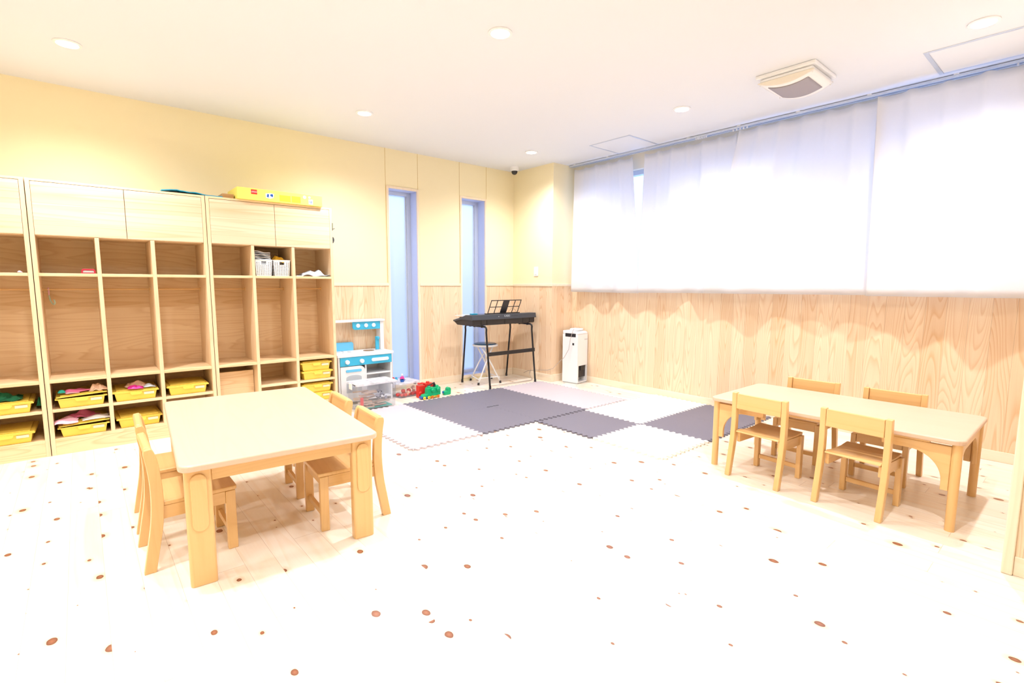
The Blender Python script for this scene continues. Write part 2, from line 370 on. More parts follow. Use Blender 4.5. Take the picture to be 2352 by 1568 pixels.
# corner column between the yellow wall and the curtained wall
bm = nb(); box(bm, 4.18, XW+TH, 4.17, YW, 0, H); struct('wall_column', bm, 'yellow_wall', 'boxed yellow corner column beside the curtains')
bm = nb(); box(bm, 4.170, 4.18, 4.160, YW-0.010, 0.08, 1.125); struct('trim_4', bm, 'wains_y', 'cedar boards on the side of the corner column')
bm = nb(); box(bm, 4.18, XW, 4.160, 4.17, 0.08, 1.125); struct('trim_5', bm, 'wains_x', 'cedar boards on the front of the corner column')
bm = nb(); box(bm, 4.162, 4.18, 4.152, YW-0.018, 1.125, 1.152); box(bm, 4.18, XW, 4.152, 4.17, 1.125, 1.152); struct('trim_6', bm, 'trim_y', 'pale wood rail around the corner column', 0.003)
bm = nb(); box(bm, 4.165, 4.18, 4.155, YW-0.015, 0, 0.085); box(bm, 4.18, XW-0.014, 4.155, 4.17, 0, 0.085); struct('baseboard_column', bm, 'trim_y', None, 0.003)
# right wall with the long window behind the curtains
RY0, RY1, RZ0, RZ1 = 0.30, 4.02, 1.16, 2.35
bm = nb()
box(bm, XW, XW+TH, Y0-TH, 4.17, 0, RZ0); box(bm, XW, XW+TH, Y0-TH, 4.17, RZ1, H)
box(bm, XW, XW+TH, Y0-TH, RY0, RZ0, RZ1); box(bm, XW, XW+TH, RY1, 4.17, RZ0, RZ1)
struct('wall_right', bm, 'white_wall')
bm = nb(); box(bm, XW-0.010, XW, 0.17, 4.160, 0.07, 1.125); struct('trim_7', bm, 'wains_y', 'wavy-grained cedar wainscot boards under the curtains')
bm = nb(); box(bm, XW-0.018, XW, 0.17, 4.152, 1.125, 1.152); struct('trim_8', bm, 'trim_y', 'wood rail hidden behind the curtain hems', 0.003)
bm = nb(); box(bm, XW-0.014, XW, 0.17, 4.155, 0, 0.07); struct('baseboard_right', bm, 'trim_y', None, 0.003)
# short return wall at the right edge of view with its wooden post
bm = nb(); box(bm, 2.775, XW, Y0, 0.155, 0, H); struct('wall_return', bm, 'yellow_wall', 'short return wall at the right edge of the room')
bm = nb(); box(bm, 2.755, XW, 0.155, 0.172, 0, H); box(bm, 2.752, 2.775, 0.138, 0.172, 0, H); struct('trim_9', bm, 'trim_z', 'pale pine post on the end of the return wall', 0.004)
bm = nb(); box(bm, 2.765, 2.775, Y0, 0.138, 0.08, 1.125); struct('trim_10', bm, 'wains_y', 'cedar boards on the return wall')
bm = nb(); box(bm, 2.760, 2.775, Y0, 0.138, 0, 0.08); struct('baseboard_return', bm, 'trim_y', None, 0.003)
# unseen sides of the room
bm = nb(); box(bm, X0-TH, XW+TH, Y0-TH, Y0, 0, H); struct('wall_front', bm, 'yellow_wall')
bm = nb(); box(bm, X0-TH, X0, Y0, YW, 0, H); struct('wall_back', bm, 'yellow_wall')
# unseen wall added outside to dim the lower part of the narrow panes
bm = nb(); box(bm, 0.5, 6.5, 6.05, 6.2, -0.5, 1.75); struct('wall_shade_added', bm, 'shade_wall', 'added unseen wall shading the lower part of the narrow windows')

# narrow windows
for i, (a, b) in enumerate(WIN):
    w = bpy.data.objects.new('window_%d' % (i+1), None); C.objects.link(w); tag(w, ('tall narrow frosted window beside the play kitchen', 'tall narrow frosted window behind the keyboard stand')[i], None, None, 'structure')
    bm = nb(); y0, y1 = YW-0.012, YW+0.19
    box(bm, a-0.002, a+0.022, y0, y1, WZ0-0.02, WZ1); box(bm, b-0.018, b+0.002, y0, y1, WZ0-0.02, WZ1)
    box(bm, a+0.022, b-0.018, y0, y1, WZ1-0.022, WZ1); box(bm, a+0.022, b-0.018, y0, y1, WZ0-0.02, WZ0+0.012)
    link('casing', bm, 'trim_z', w, 0.002)
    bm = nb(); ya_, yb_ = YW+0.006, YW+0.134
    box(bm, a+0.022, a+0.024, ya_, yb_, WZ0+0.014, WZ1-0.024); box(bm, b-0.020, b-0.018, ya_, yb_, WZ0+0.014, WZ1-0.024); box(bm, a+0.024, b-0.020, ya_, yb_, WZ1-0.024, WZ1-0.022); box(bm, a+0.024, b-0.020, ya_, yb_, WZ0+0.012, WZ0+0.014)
    link('daylight_tint_lining', bm, 'daylit_reveal', w)  # thin added lining that carries the painted daylight blue over the wooden jambs
    bm = nb(); ia, ib = a+0.022, b-0.018; f0, f1 = YW+0.135, YW+0.175
    box(bm, ia, ia+0.03, f0, f1, WZ0+0.012, WZ1-0.022); box(bm, ib-0.045, ib, f0, f1, WZ0+0.012, WZ1-0.022)
    box(bm, ia+0.03, ib-0.045, f0, f1, WZ1-0.062, WZ1-0.022); box(bm, ia+0.03, ib-0.045, f0, f1, WZ0+0.012, WZ0+0.05)
    box(bm, ib-0.06, ib-0.045, f0+0.015, f1, WZ0+0.05, WZ1-0.062)
    link('window_frame', bm, 'alu', w, 0.002)
    bm = nb(); box(bm, ia+0.03, ib-0.045, YW+0.155, YW+0.161, WZ0+0.05, WZ1-0.062); link('pane', bm, 'frosted', w)
# long window behind the curtains
w = bpy.data.objects.new('window_3', None); C.objects.link(w); tag(w, 'long window behind the white curtains', None, None, 'structure')
bm = nb(); x0, x1 = XW+0.05, XW+0.11
box(bm, x0, x1, RY0, RY1, RZ0, RZ0+0.05); box(bm, x0, x1, RY0, RY1, RZ1-0.05, RZ1)
n = 4
for k in range(n+1):
    y = RY0 + 0.025 + (RY1-RY0-0.05)*k/n; box(bm, x0, x1, y-0.025, y+0.025, RZ0+0.05, RZ1-0.05)
link('window_frame', bm, 'alu', w, 0.002)
bm = nb()
for k in range(n):
    ya = RY0+0.05+(RY1-RY0-0.05)*k/n; yb = RY0+(RY1-RY0-0.05)*(k+1)/n
    box(bm, XW+0.077, XW+0.082, ya, yb, RZ0+0.05, RZ1-0.05)
link('pane', bm, clear('window_glass', (0.95, 0.98, 1.0), body=0.0, gloss=0.05, rough=0.02), w)

# ------------------------------------------------------------------ ceiling lights
LX, LY = (0.05, 1.85, 3.68), (4.0, 2.27, 0.53)
LBL = {(0.05, 4.0): 'round ceiling downlight above the left end of the cubby shelves', (1.85, 2.27): 'large-looking round ceiling downlight at the top centre of the photo',
       (1.85, 4.0): 'round ceiling downlight in front of the cubbies, over the play kitchen side', (3.68, 2.27): 'round ceiling downlight between the square hatch and the air vent',
       (3.68, 4.0): 'small round ceiling downlight nearest the corner camera', (3.68, 0.53): 'faint round ceiling downlight near the large hatch at top right'}
lamp0 = None
for x in (-1.75,) + LX:
    for y in LY:
        lb = LBL.get((x, y), 'round ceiling downlight outside the picture')
        if lamp0 is None:
            lamp0 = thing('ceiling_light', lb, 'ceiling light', (x, y, H), 0, 'ceiling downlights')
            bm = nb(); lathe(bm, [(0.066, -0.0005), (0.066, -0.006), (0.052, -0.009), (0.050, -0.004), (0.050, -0.0005)], seg=40); link('light_ring', bm, 'white', lamp0, smooth=False)
            bm = nb(); lathe(bm, [(0.049, -0.0010), (0.049, -0.0055), (0.02, -0.0065)], seg=40); link('diffuser', bm, 'lamp', lamp0)
            l = lamp0
        else:
            l = dup(lamp0, (x, y, H), 0, lb, 'ceiling downlights')
        d = bpy.data.lights.new('downlight', 'SPOT'); d.energy = LAMP_W * 4; d.color = LAMP_COL; d.spot_size = math.radians(150); d.spot_blend = 1.0; d.shadow_soft_size = 0.03
        s = bpy.data.objects.new('downlight_bulb', d); C.objects.link(s); s.location = (x, y, H-0.025)
LIGHTS_DONE = True

# ceiling hatches
def hatch(label, xa, xb, ya, yb, wide=0.012):
    t = thing('ceiling_hatch', label, 'access hatch', ((xa+xb)/2, (ya+yb)/2, H))
    hx, hy = (xb-xa)/2, (yb-ya)/2
    bm = nb()
    for a, b, c, d in ((-hx, hx, -hy, -hy+wide), (-hx, hx, hy-wide, hy), (-hx, -hx+wide, -hy+wide, hy-wide), (hx-wide, hx, -hy+wide, hy-wide)): box(bm, a, b, c, d, -0.004, 0)
    link('hatch_frame', bm, 'alu', t, 0.001)
    bm = nb(); box(bm, -hx+wide+0.004, hx-wide-0.004, -hy+wide+0.004, hy-wide-0.004, -0.003, 0); link('hatch_panel', bm, 'ceiling', t)
hatch('small square hatch with a thin grey-blue frame in the ceiling near the corner', 3.945, 4.418, 2.960, 3.445, 0.014)
hatch('larger framed hatch in the ceiling at the top right corner of the photo', 3.89, 4.36, 0.17, 0.82, 0.022)

# ceiling vent with a sagging cloth cover
t = thing('ceiling_vent', 'square ceiling air vent with a sagging white and grey cloth cover', 'air vent', (3.675, 1.44, H))
bm = nb(); box(bm, -0.185, 0.185, -0.18, 0.18, -0.022, 0); link('vent_frame', bm, 'white', t, 0.006)
bm = nb(); box(bm, -0.165, 0.165, -0.16, 0.16, -0.045, -0.022); link('vent_body', bm, 'white', t, 0.01)
def sag(u, v): return -0.050 - 0.050*(1-(2*v-1)**2)*(0.75+0.25*u)
def sagsheet(u0, u1, v0, v1, off, nu=14, nv=14):
    bm = nb(); G = [[bm.verts.new((-0.165+0.33*(u0+(u1-u0)*i/nu), -0.17+0.34*(v0+(v1-v0)*j/nv), sag(u0+(u1-u0)*i/nu, v0+(v1-v0)*j/nv)+off)) for j in range(nv+1)] for i in range(nu+1)]
    for i in range(nu):
        for j in range(nv): bm.faces.new((G[i][j], G[i+1][j], G[i+1][j+1], G[i][j+1]))
    return bm
o = link('cloth_cover', sagsheet(0, 1, 0, 1, 0), 'paper', t, smooth=True); md = o.modifiers.new('s', 'SOLIDIFY'); md.thickness = 0.003
o = link('mesh_panel', sagsheet(0.14, 0.86, 0.14, 0.86, -0.004), 'mesh', t, smooth=True); md = o.modifiers.new('s', 'SOLIDIFY'); md.thickness = 0.002
for e_ in (0.0, 1.0):
    bm = nb(); up_ = [bm.verts.new((-0.165+0.33*e_, -0.17+0.34*j/14, -0.044)) for j in range(15)]; lo_ = [bm.verts.new((-0.165+0.33*e_, -0.17+0.34*j/14, sag(e_, j/14)+0.001)) for j in range(15)]
    for j in range(14): bm.faces.new((up_[j], up_[j+1], lo_[j+1], lo_[j]))
    o = link('cover_side', bm, 'offwhite', t); md = o.modifiers.new('s', 'SOLIDIFY'); md.thickness = 0.002
for sx_, sy_ in ((-1, -1), (1, -1), (-1, 1), (1, 1)):
    bm = nb(); tube(bm, [(sx_*0.15, sy_*0.15, -0.022), (sx_*0.155, sy_*0.158, -0.066)], 0.003, 6); link('cover_string', bm, 'paper', t)

# dome camera
t = thing('dome_camera', 'small white dome security camera with dark lens on ceiling by the corner', 'security camera', (4.0, 4.64, H))
bm = nb(); lathe(bm, [(0.052, 0), (0.052, -0.035), (0.047, -0.045), (0.03, -0.047)], seg=32); link('housing', bm, 'white', t, smooth=False)
bm = nb(); lathe(bm, [(0.036, -0.046), (0.036, -0.052), (0.033, -0.066), (0.024, -0.079), (0.010, -0.086), (0.002, -0.087)], seg=28); link('lens_dome', bm, 'black', t, smooth=True)

# wall outlet plate on column
t = thing('wall_switch', 'small white switch plate on the yellow corner column', 'wall switch', (4.18, 4.44, 1.30))
bm = nb(); box(bm, -0.008, 0, -0.035, 0.035, -0.055, 0.055); link('plate', bm, 'white', t, 0.003)
bm = nb(); box(bm, -0.012, -0.008, -0.018, 0.018, -0.035, 0.035); link('rocker', bm, 'whiteplastic', t, 0.002)

# ------------------------------------------------------------------ curtains and rail
t = thing('curtain_rail', 'long double curtain track along the ceiling over the window wall', 'curtain rail', (4.445, 2.17, H))
for k, xo in enumerate((-0.018, 0.024)):
    bm = nb(); box(bm, xo-0.010, xo+0.010, -1.98, 1.985, -0.022, -0.004); link('track', bm, 'alu', t, 0.002)
bm = nb()
for y in [-1.9+0.475*i for i in range(9)]: box(bm, -0.034, 0.040, y-0.014, y+0.014, -0.006, 0)
link('bracket', bm, 'white', t, 0.001)
bm = nb()
for y in (2.10, 2.13, 2.16, 2.19, 2.22, 2.47, 2.49, 2.51, 2.53, 2.55, 2.57, 0.42, 0.46, 0.39):
    yy = y-2.17; box(bm, -0.023, -0.013, yy-0.005, yy+0.005, -0.038, -0.022)
o = link('runner', bm, 'white', t, 0.001)
def curtain(label, y0, y1, b0, b1, ztop, zb0, zb1, seed, pleat=0.17, x=4.415):
    rnd = random.Random(seed); nu, nv = 160, 26
    ph = rnd.random()*6
    L = abs(y1-y0)
    npl = max(3, round(L/pleat))
    bm = nb(); G = []
    amps = [rnd.uniform(0.55, 1.25) for _ in range(npl+2)]
    for i in range(nu+1):
        u = i/nu; row = []
        k = u*npl; kk = int(min(k, npl-1)); a = amps[kk]*(1-(k-kk)) + amps[kk+1]*(k-kk)
        for j in range(nv+1):
            v = j/nv                          # 0 top .. 1 hem
            yt = y0+(y1-y0)*u; yb = b0+(b1-b0)*u
            y = yt+(yb-yt)*v
            topw = abs(math.cos(PI*k))**6     # pinch pleats
            lowf = noise.noise(Vector((u*L*2.1+seed*7.1, v*0.7, 0.3)))
            midw = math.cos(2*PI*k*0.5+ph + lowf*2.6)
            ed = min(1.0, 0.15+u*npl*0.5, 0.15+(1-u)*npl*0.5)
            wv = (1-v)**1.5*0.016*topw + ed*((0.25+0.75*v)*0.042*a*midw + 0.055*v*lowf)
            zt = ztop - 0.010*(1-topw); zb = zb0+(zb1-zb0)*u
            z = zt+(zb-zt)*v
            row.append(bm.verts.new((x - wv - 0.015*v, y, z)))
        G.append(row)
    for i in range(nu):
        for j in range(nv): bm.faces.new((G[i][j], G[i+1][j], G[i+1][j+1], G[i][j+1]))
    o = link('curtain', bm, 'curtain', None, smooth=True); tag(o, label, 'curtain', 'white curtains on the window wall')
    md = o.modifiers.new('s', 'SOLIDIFY'); md.thickness = 0.0012
    # stitched hem band and header tape
    return o
curtain('narrow white curtain next to the corner column, left of the bright gap', 4.06, 3.262, 4.08, 3.135, 2.450, 1.062, 1.060, 1, 0.16, 4.425)
curtain('white curtain between the bright gap and the short slit under the track', 3.118, 2.180, 3.150, 2.200, 2.452, 1.066, 1.074, 2, 0.16, 4.430)
curtain('wide white curtain right of the slit, hanging in the middle of the window wall', 2.145, 1.120, 2.410, 1.090, 2.458, 1.072, 1.080, 3, 0.17, 4.395)
curtain('white curtain at the right edge of the photo near the wooden post', 1.150, 0.20, 1.125, 0.20, 2.462, 1.074, 1.076, 4, 0.20, 4.362)

# ------------------------------------------------------------------ cubby shelf units
YF, YB = 4.45, 4.845
PT = 0.023
def cubby(label, x0, x1, divs, lowshelf, panel_bay=None, extra=None, doorsplit=None):
    t = thing('cubby_shelf', label, 'shelf unit', (x0, YF, 0), 0, 'tall wooden cubby shelves along the yellow wall')
    w = x1-x0; D = YB-YF
    for a in (0.0015, w-PT-0.0015):
        bm = nb(); box(bm, a, a+PT, 0, D, 0.0, 1.80); link('side_panel', bm, 'cab_z', t, 0.0015)
    bm = nb(); box(bm, PT, w-PT, 0, D, 1.785, 1.80); link('top_panel', bm, 'cab_x', t, 0.001)
    bm = nb(); box(bm, PT+0.0015, w-PT-0.0015, D-0.012, D, 0.10, 1.785); link('back_panel', bm, 'cab_x', t)
    bm = nb(); box(bm, PT+0.0015, w-PT-0.0015, 0.001, 0.018, 0, 0.092); link('plinth', bm, 'cab_x', t, 0.001)
    bm = nb(); box(bm, PT+0.0015, w-PT-0.0015, 0, D-0.012, 0.092, 0.112); link('bottom_shelf', bm, 'cab_x', t, 0.0015)
    bm = nb(); box(bm, PT+0.0015, w-PT-0.0015, 0.02, D-0.012, 1.448, 1.464); link('cupboard_floor', bm, 'cab_x', t)
    edges = [PT+0.0015] + [e for d in divs for e in d] + [w-PT-0.0015]
    for d in divs:
        bm = nb(); box(bm, d[0], d[1], 0.001, D-0.012, 0.112, 1.448); link('divider', bm, 'cab_z', t, 0.0015)
    bays = [(edges[2*i], edges[2*i+1]) for i in range(len(divs)+1)]
    for i, (a, b) in enumerate(bays):
        bm = nb(); box(bm, a, b, 0.002, D-0.012, 1.188, 1.208); link('shelf', bm, 'cab_x', t, 0.0015)
        bm = nb(); box(bm, a, b, 0.0, D-0.012, 0.486, 0.508); link('bench_shelf', bm, 'cab_x', t, 0.002)
        if i in lowshelf:
            bm = nb(); box(bm, a, b, 0.002, D-0.012, 0.290, 0.308); link('shelf', bm, 'cab_x', t, 0.0015)
        bm = nb(); yy = 0.27; tube(bm, [(a, yy, 1.10), (b, yy, 1.10)], 0.0055, 10)
        for e, s in ((a, 1), (b, -1)): box(bm, e, e+s*0.004, yy-0.011, yy+0.011, 1.087, 1.113)
        link('hanging_rod', bm, 'beech_x', t, smooth=False)
    if panel_bay is not None:
        a, b = bays[panel_bay]
        bm = nb(); box(bm, a+0.003, b-0.003, 0.130, 0.148, 0.1125, 0.428); link('front_board', bm, 'cab_x', t, 0.0015)
    sp = doorsplit if doorsplit else w/2
    for a, b in ((PT+0.003, sp-0.0015), (sp+0.0015, w-PT-0.003)):
        bm = nb(); box(bm, a, b, -0.0005, 0.018, 1.450, 1.782); link('cupboard_door', bm, 'door_x', t, 0.0015)
    return t, [(x0+a, x0+b) for a, b in bays]
UA = cubby('wooden cubby shelf cut off by the left edge of the photo', -1.195, -0.214, ((0.307, 0.330), (0.615, 0.640)), (0, 1, 2), doorsplit=0.49)
UB = cubby('middle wooden cubby shelf, directly right of the one cut off by the photo edge', -0.213, 0.768, ((0.318, 0.341), (0.626, 0.650)), (0, 1, 2), doorsplit=0.495)
UC = cubby('wooden cubby shelf next to the play kitchen, under the yellow storage box', 0.769, 1.730, ((0.300, 0.322), (0.609, 0.633)), (1, 2), panel_bay=0, doorsplit=0.487)

# yellow trays
TG = 'yellow storage trays in the cubbies'
def tray0(label, loc, lid=True):
    t = thing('storage_tray', label, 'storage tray', loc, 0, TG)
    bm = nb()
    def ring(w, y0, y1, z): return [bm.verts.new(p) for p in ((-w, y0, z), (w, y0, z), (w, y1, z), (-w, y1, z))]
    R = [ring(0.112, 0.012, 0.30, 0.0), ring(0.122, 0.004, 0.318, 0.058), ring(0.137, -0.006, 0.326, 0.060), ring(0.137, -0.006, 0.326, 0.066), ring(0.119, 0.008, 0.314, 0.066), ring(0.109, 0.016, 0.296, 0.004)]
    for A, B in zip(R, R[1:]):
        for k in range(4): bm.faces.new((A[k], A[(k+1) % 4], B[(k+1) % 4], B[k]))
    bm.faces.new(R[0][::-1]); bm.faces.new(R[-1])
    link('tray_body', bm, 'yellow', t, 0.003)
    bm = nb(); prism(bm, [(-0.035, 0.052), (-0.027, 0.041), (0.027, 0.041), (0.035, 0.052), (0.035, 0.060), (-0.035, 0.060)], 'y', -0.010, 0.005); link('finger_grip', bm, 'yellow', t, 0.002)
    bm = nb(); box(bm, 0.046, 0.106, -0.0012, 0.006, 0.036, 0.054); o = link('name_label', bm, 'cream', t, 0.001); o['label'] = 'cream name label'
    return t
def lidmesh(par, loc=(0, 0, 0.067), rot=(0, 0, 0)):
    bm = nb(); box(bm, -0.134, 0.134, -0.004, 0.322, 0, 0.005); box(bm, -0.112, 0.112, 0.018, 0.300, 0.005, 0.012)
    o = link('tray_lid', bm, 'yellow', par, 0.003); o.location = loc; o.rotation_euler = rot
    return o
bA, bB, bC = UA[1], UB[1], UC[1]
trays = []
def cx(b): return (b[0]+b[1])/2
base = tray0('', (0, 0, 0)); lidmesh(base)
openb = tray0('', (0, 0, 0)); lidmesh(openb, (0.004, 0.0, 0.078), (0.0, -0.04, 0.03))
first = {'c': base, 'o': openb}; used = {'c': False, 'o': False}
def put(kind, label, x, y, z, rz=0):
    if not used[kind]:
        r = first[kind]; r.location = (x, y, z); r.rotation_euler = (0, 0, rz); r['label'] = label; used[kind] = True
    else: r = dup(first[kind], (x, y, z), rz, label, TG)
    return r
put('c', 'yellow tray with a dark green cloth on its lid at the left photo edge', -0.410, 4.462, 0.3085)
put('c', 'bare yellow tray at the left photo edge, on the bottom shelf', -0.418, 4.462, 0.1125, -0.02)
put('o', 'yellow tray with a lifted lid carrying pink paper and a peach scrap', -0.036, 4.462, 0.3085)
put('o', 'yellow tray heaped with pink and white paper on the bottom shelf', -0.036, 4.458, 0.1125)
put('c', 'yellow tray carrying a magenta scrap and a grey cloth', 0.262, 4.464, 0.3085)
put('c', 'yellow tray with a bare lid on the bottom shelf, right behind the left chair backs', 0.275, 4.478, 0.1125, 0.03)
put('c', 'yellow tray alone on the low shelf above the tabletop corner', 0.582, 4.466, 0.3085)
cc = cx(bC[2])
put('c', 'topmost yellow tray of the stack beside the play kitchen', cc-0.004, 4.463, 0.3085+0.0795)
put('c', 'second yellow tray from the top in the stack beside the play kitchen', cc+0.004, 4.460, 0.3085)
put('c', 'third yellow tray from the top in the stack beside the play kitchen', cc, 4.463, 0.1125+0.0795)
put('c', 'lowest yellow tray of the stack beside the play kitchen', cc-0.004, 4.463, 0.1125)

# crumpled sheets and soft things
def crumple(name, m, label, cat, loc, w, d, h, seed, rz=0, n=14, group=None, thick=0.0015, freq=9, flat=False, smooth=False):
    bm = nb(); G = []
    for i in range(n+1):
        row = []
        for j in range(n+1):
            u, v = i/n*2-1, j/n*2-1
            e = (1-u*u)*(1-v*v)
            q = noise.noise(Vector((u*w*freq+seed*3.7, v*d*freq+seed, seed*1.3)))
            z = h*(0.35*e + (0.5+q)*0.65*(0.4+0.6*e)) if not flat else h*(0.5+q)
            wob = 1+0.12*noise.noise(Vector((u*2+seed, v*2, 5)))
            row.append(bm.verts.new((u*w/2*wob, v*d/2*wob, max(0.0, z))))
        G.append(row)
    for i in range(n):
        for j in range(n): bm.faces.new((G[i][j], G[i+1][j], G[i+1][j+1], G[i][j+1]))
    o = link(name, bm, m, None, smooth=smooth); o.location = loc; o.rotation_euler = (0, 0, rz)
    md = o.modifiers.new('s', 'SOLIDIFY'); md.thickness = thick; md.offset = 1
    return tag(o, label, cat, group)
LT = 0.3085+0.080
crumple('green_cloth', 'dgreen', 'crumpled dark green cloth on the tray at the left photo edge', 'cloth', (-0.43, 4.57, LT), 0.20, 0.16, 0.055, 1, freq=14)
crumple('fabric_scrap', 'dgreen', 'dark green scrap squeezed beside the tray at the left photo edge', 'cloth', (-0.254, 4.60, 0.309), 0.028, 0.12, 0.085, 8)
crumple('pink_paper', 'pink', 'bright pink folded paper on the lifted tray lid', 'paper', (-0.05, 4.54, LT+0.014), 0.15, 0.10, 0.035, 2, 0.2)
crumple('pink_paper', 'lpink', 'pale pink sheet beside the green lump on the lifted tray lid', 'paper', (-0.085, 4.50, LT+0.013), 0.07, 0.06, 0.022, 22, 0.2)
crumple('green_yarn', 'teal', 'small green lump on the left of the lifted tray lid', 'craft scrap', (-0.135, 4.515, LT+0.014), 0.04, 0.04, 0.035, 3)
crumple('peach_scrap', 'peach', 'crumpled peach paper at the right of the lifted tray lid', 'paper', (0.055, 4.53, LT+0.010), 0.10, 0.10, 0.055, 4, freq=22)
LB = 0.1125+0.080
crumple('pink_bag', 'lpink', 'pale pink bag spilling over the left of the bottom tray', 'bag', (-0.125, 4.50, LB+0.012), 0.12, 0.12, 0.045, 5, freq=12)
crumple('pink_bag', 'pink', 'long pink folder lying across the heaped bottom tray', 'folder', (-0.045, 4.62, LB+0.014), 0.18, 0.12, 0.060, 6, 0.3)
crumple('paper_stack', 'paper', 'white papers on the right of the heaped bottom tray', 'paper', (0.03, 4.53, LB+0.010), 0.15, 0.13, 0.040, 7, 0.1, freq=5)
crumple('magenta_scrap', 'magenta', 'magenta crumpled ribbon on the middle tray lid', 'craft scrap', (0.262, 4.49, LT), 0.09, 0.07, 0.028, 9, freq=20)
crumple('grey_cloth', 'grey', 'small grey folded cloth on the right of the middle tray lid', 'cloth', (0.345, 4.50, LT), 0.07, 0.07, 0.035, 10)
crumple('peach_scrap', 'peach', 'pale peach crumpled paper behind the magenta ribbon', 'paper', (0.27, 4.575, LT), 0.13, 0.09, 0.050, 11, freq=16)

# top row contents
bm = nb(); box(bm, -0.035, 0.035, -0.025, 0.025, 0, 0.006)
prism(bm, [(-0.038, 0), (-0.038, 0.022), (-0.030, 0.032), (0.030, 0.032), (0.038, 0.022), (0.038, 0), (0.030, 0), (0.030, 0.016), (0.024, 0.022), (-0.024, 0.022), (-0.030, 0.016), (-0.030, 0)], 'y', -0.025, 0.025)
t = thing('pencil_case', 'small crimson case on the upper shelf of the middle cubby unit', 'case', (0.060, 4.55, 1.2085)); link('case_cover', bm, 'crimson', t, 0.003)
bm = nb(); box(bm, -0.029, 0.029, -0.022, 0.027, 0.0065, 0.021); link('case_inner', bm, 'grey', t, 0.002)
crumple('pink_ornament', 'lpink', 'tiny pink trinket on the upper shelf at the left photo edge', 'trinket', (-0.275, 4.48, 1.2085), 0.022, 0.022, 0.018, 12)

def basket(label, x, rz):
    t = thing('plastic_basket', label, 'basket', (x, 4.475, 1.2085), rz, 'white perforated baskets in the upper cubby')
    W0, W1, D0, D1, hh = 0.056, 0.064, 0.20, 0.215, 0.128
    bm = nb()
    def wall(P, nx, nz, handle):
        def pt(i, j): return bm.verts.new(P(i/nx, j/nz))
        G = [[pt(i, j) for j in range(nz+1)] for i in range(nx+1)]
        for i in range(nx):
            for j in range(nz):
                hole = (i % 2 == 1 and j % 2 == 1 and 0 < j < nz-2)
                if handle and abs((i+0.5)/nx-0.5) < 0.16 and nz-6 <= j <= nz-3: hole = True
                elif handle and abs((i+0.5)/nx-0.5) < 0.24 and nz-7 <= j <= nz-3: hole = False
                if not hole: bm.faces.new((G[i][j], G[i+1][j], G[i+1][j+1], G[i][j+1]))
    def lerp(a, b, k): return a+(b-a)*k
    wall(lambda u, v: (lerp(-1, 1, u)*lerp(W0, W1, v), lerp(0.008, 0, v), v*hh), 17, 21, True)
    wall(lambda u, v: (lerp(1, -1, u)*lerp(W0, W1, v), lerp(D0+0.008, D1+0.006, v), v*hh), 17, 21, True)
    wall(lambda u, v: (lerp(W0, W1, v), lerp(0.008, 0, v)+u*lerp(D0, D1, v), v*hh), 25, 21, False)
    wall(lambda u, v: (-lerp(W0, W1, v), lerp(D0+0.008, D1, v)-u*lerp(D0, D1, v), v*hh), 25, 21, False)
    v = [bm.verts.new(p) for p in ((-W0, 0.008, 0), (W0, 0.008, 0), (W0, D0+0.008, 0), (-W0, D0+0.008, 0))]; bm.faces.new(v)
    bmesh.ops.remove_doubles(bm, verts=bm.verts, dist=1e-5)
    o = link('basket_body', bm, 'whiteplastic', t); md = o.modifiers.new('s', 'SOLIDIFY'); md.thickness = 0.002
    bm = nb(); tube(bm, [(-W1, 0, hh), (W1, 0, hh), (W1, D1+0.006, hh), (-W1, D1+0.006, hh), (-W1, 0.0, hh)], 0.003, 8); link('basket_rim', bm, 'whiteplastic', t)
bxb = bC[1]
basket('white perforated basket holding folded grey papers', bxb[0]+0.072, 0)
basket('white perforated basket holding an orange-yellow cloth', bxb[0]+0.212, -0.06)
for k in range(7):
    bm = nb(); wv = 0.014
    pts = [(-0.060+0.012*i, 0.003*math.sin(i*0.8+k)) for i in range(11)]
    prism(bm, [(p[0], p[1]) for p in pts] + [(p[0], p[1]+0.005) for p in pts[::-1]], 'y', 0, 0.17)
    o = link('magazine', bm, ('paper', 'grey')[k % 2 == 1 and 1 or 0], None); o.location = (bxb[0]+0.072, 4.490+0.003*k, 1.331+k*0.0112); o.rotation_euler = (0, 0.05+0.012*k, 0.04*((k % 3)-1))
    tag(o, 'folded papers stacked loosely in the left white basket', 'paper', 'papers in the left white basket')
for k in range(1):
    bm = nb(); box(bm, -0.045, 0.045, 0.02, 0.18, 0.006, 0.112); o = link('magazine', bm, 'grey', None, 0.002); o.location = (bxb[0]+0.072, 4.475, 1.2085); tag(o, 'grey block of papers seen through the left basket holes', 'paper')
crumple('yellow_cloth', plain('amber_cloth', (0.85, 0.48, 0.02), 0.7, vary=0.2), 'orange-yellow crumpled cloth rising out of the right white basket', 'cloth', (bxb[0]+0.207, 4.575, 1.318), 0.11, 0.17, 0.075, 13, freq=12)
crumple('folded_cloth', 'shirt', 'pale blue folded cloth in a clear bag on the upper shelf beside the kitchen', 'cloth', (cx(bC[2])+0.035, 4.575, 1.2085), 0.225, 0.22, 0.065, 14, smooth=True)
bm = nb(); box(bm, -0.03, 0.03, -0.04, 0.04, 0, 0.006); o = link('paper_slip', bm, 'paper', None); o.location = (bC[2][0]+0.033, 4.51, 1.2085); o.rotation_euler = (0, 0, 0.2); tag(o, 'small white slip of paper left of the pale blue cloth', 'paper')

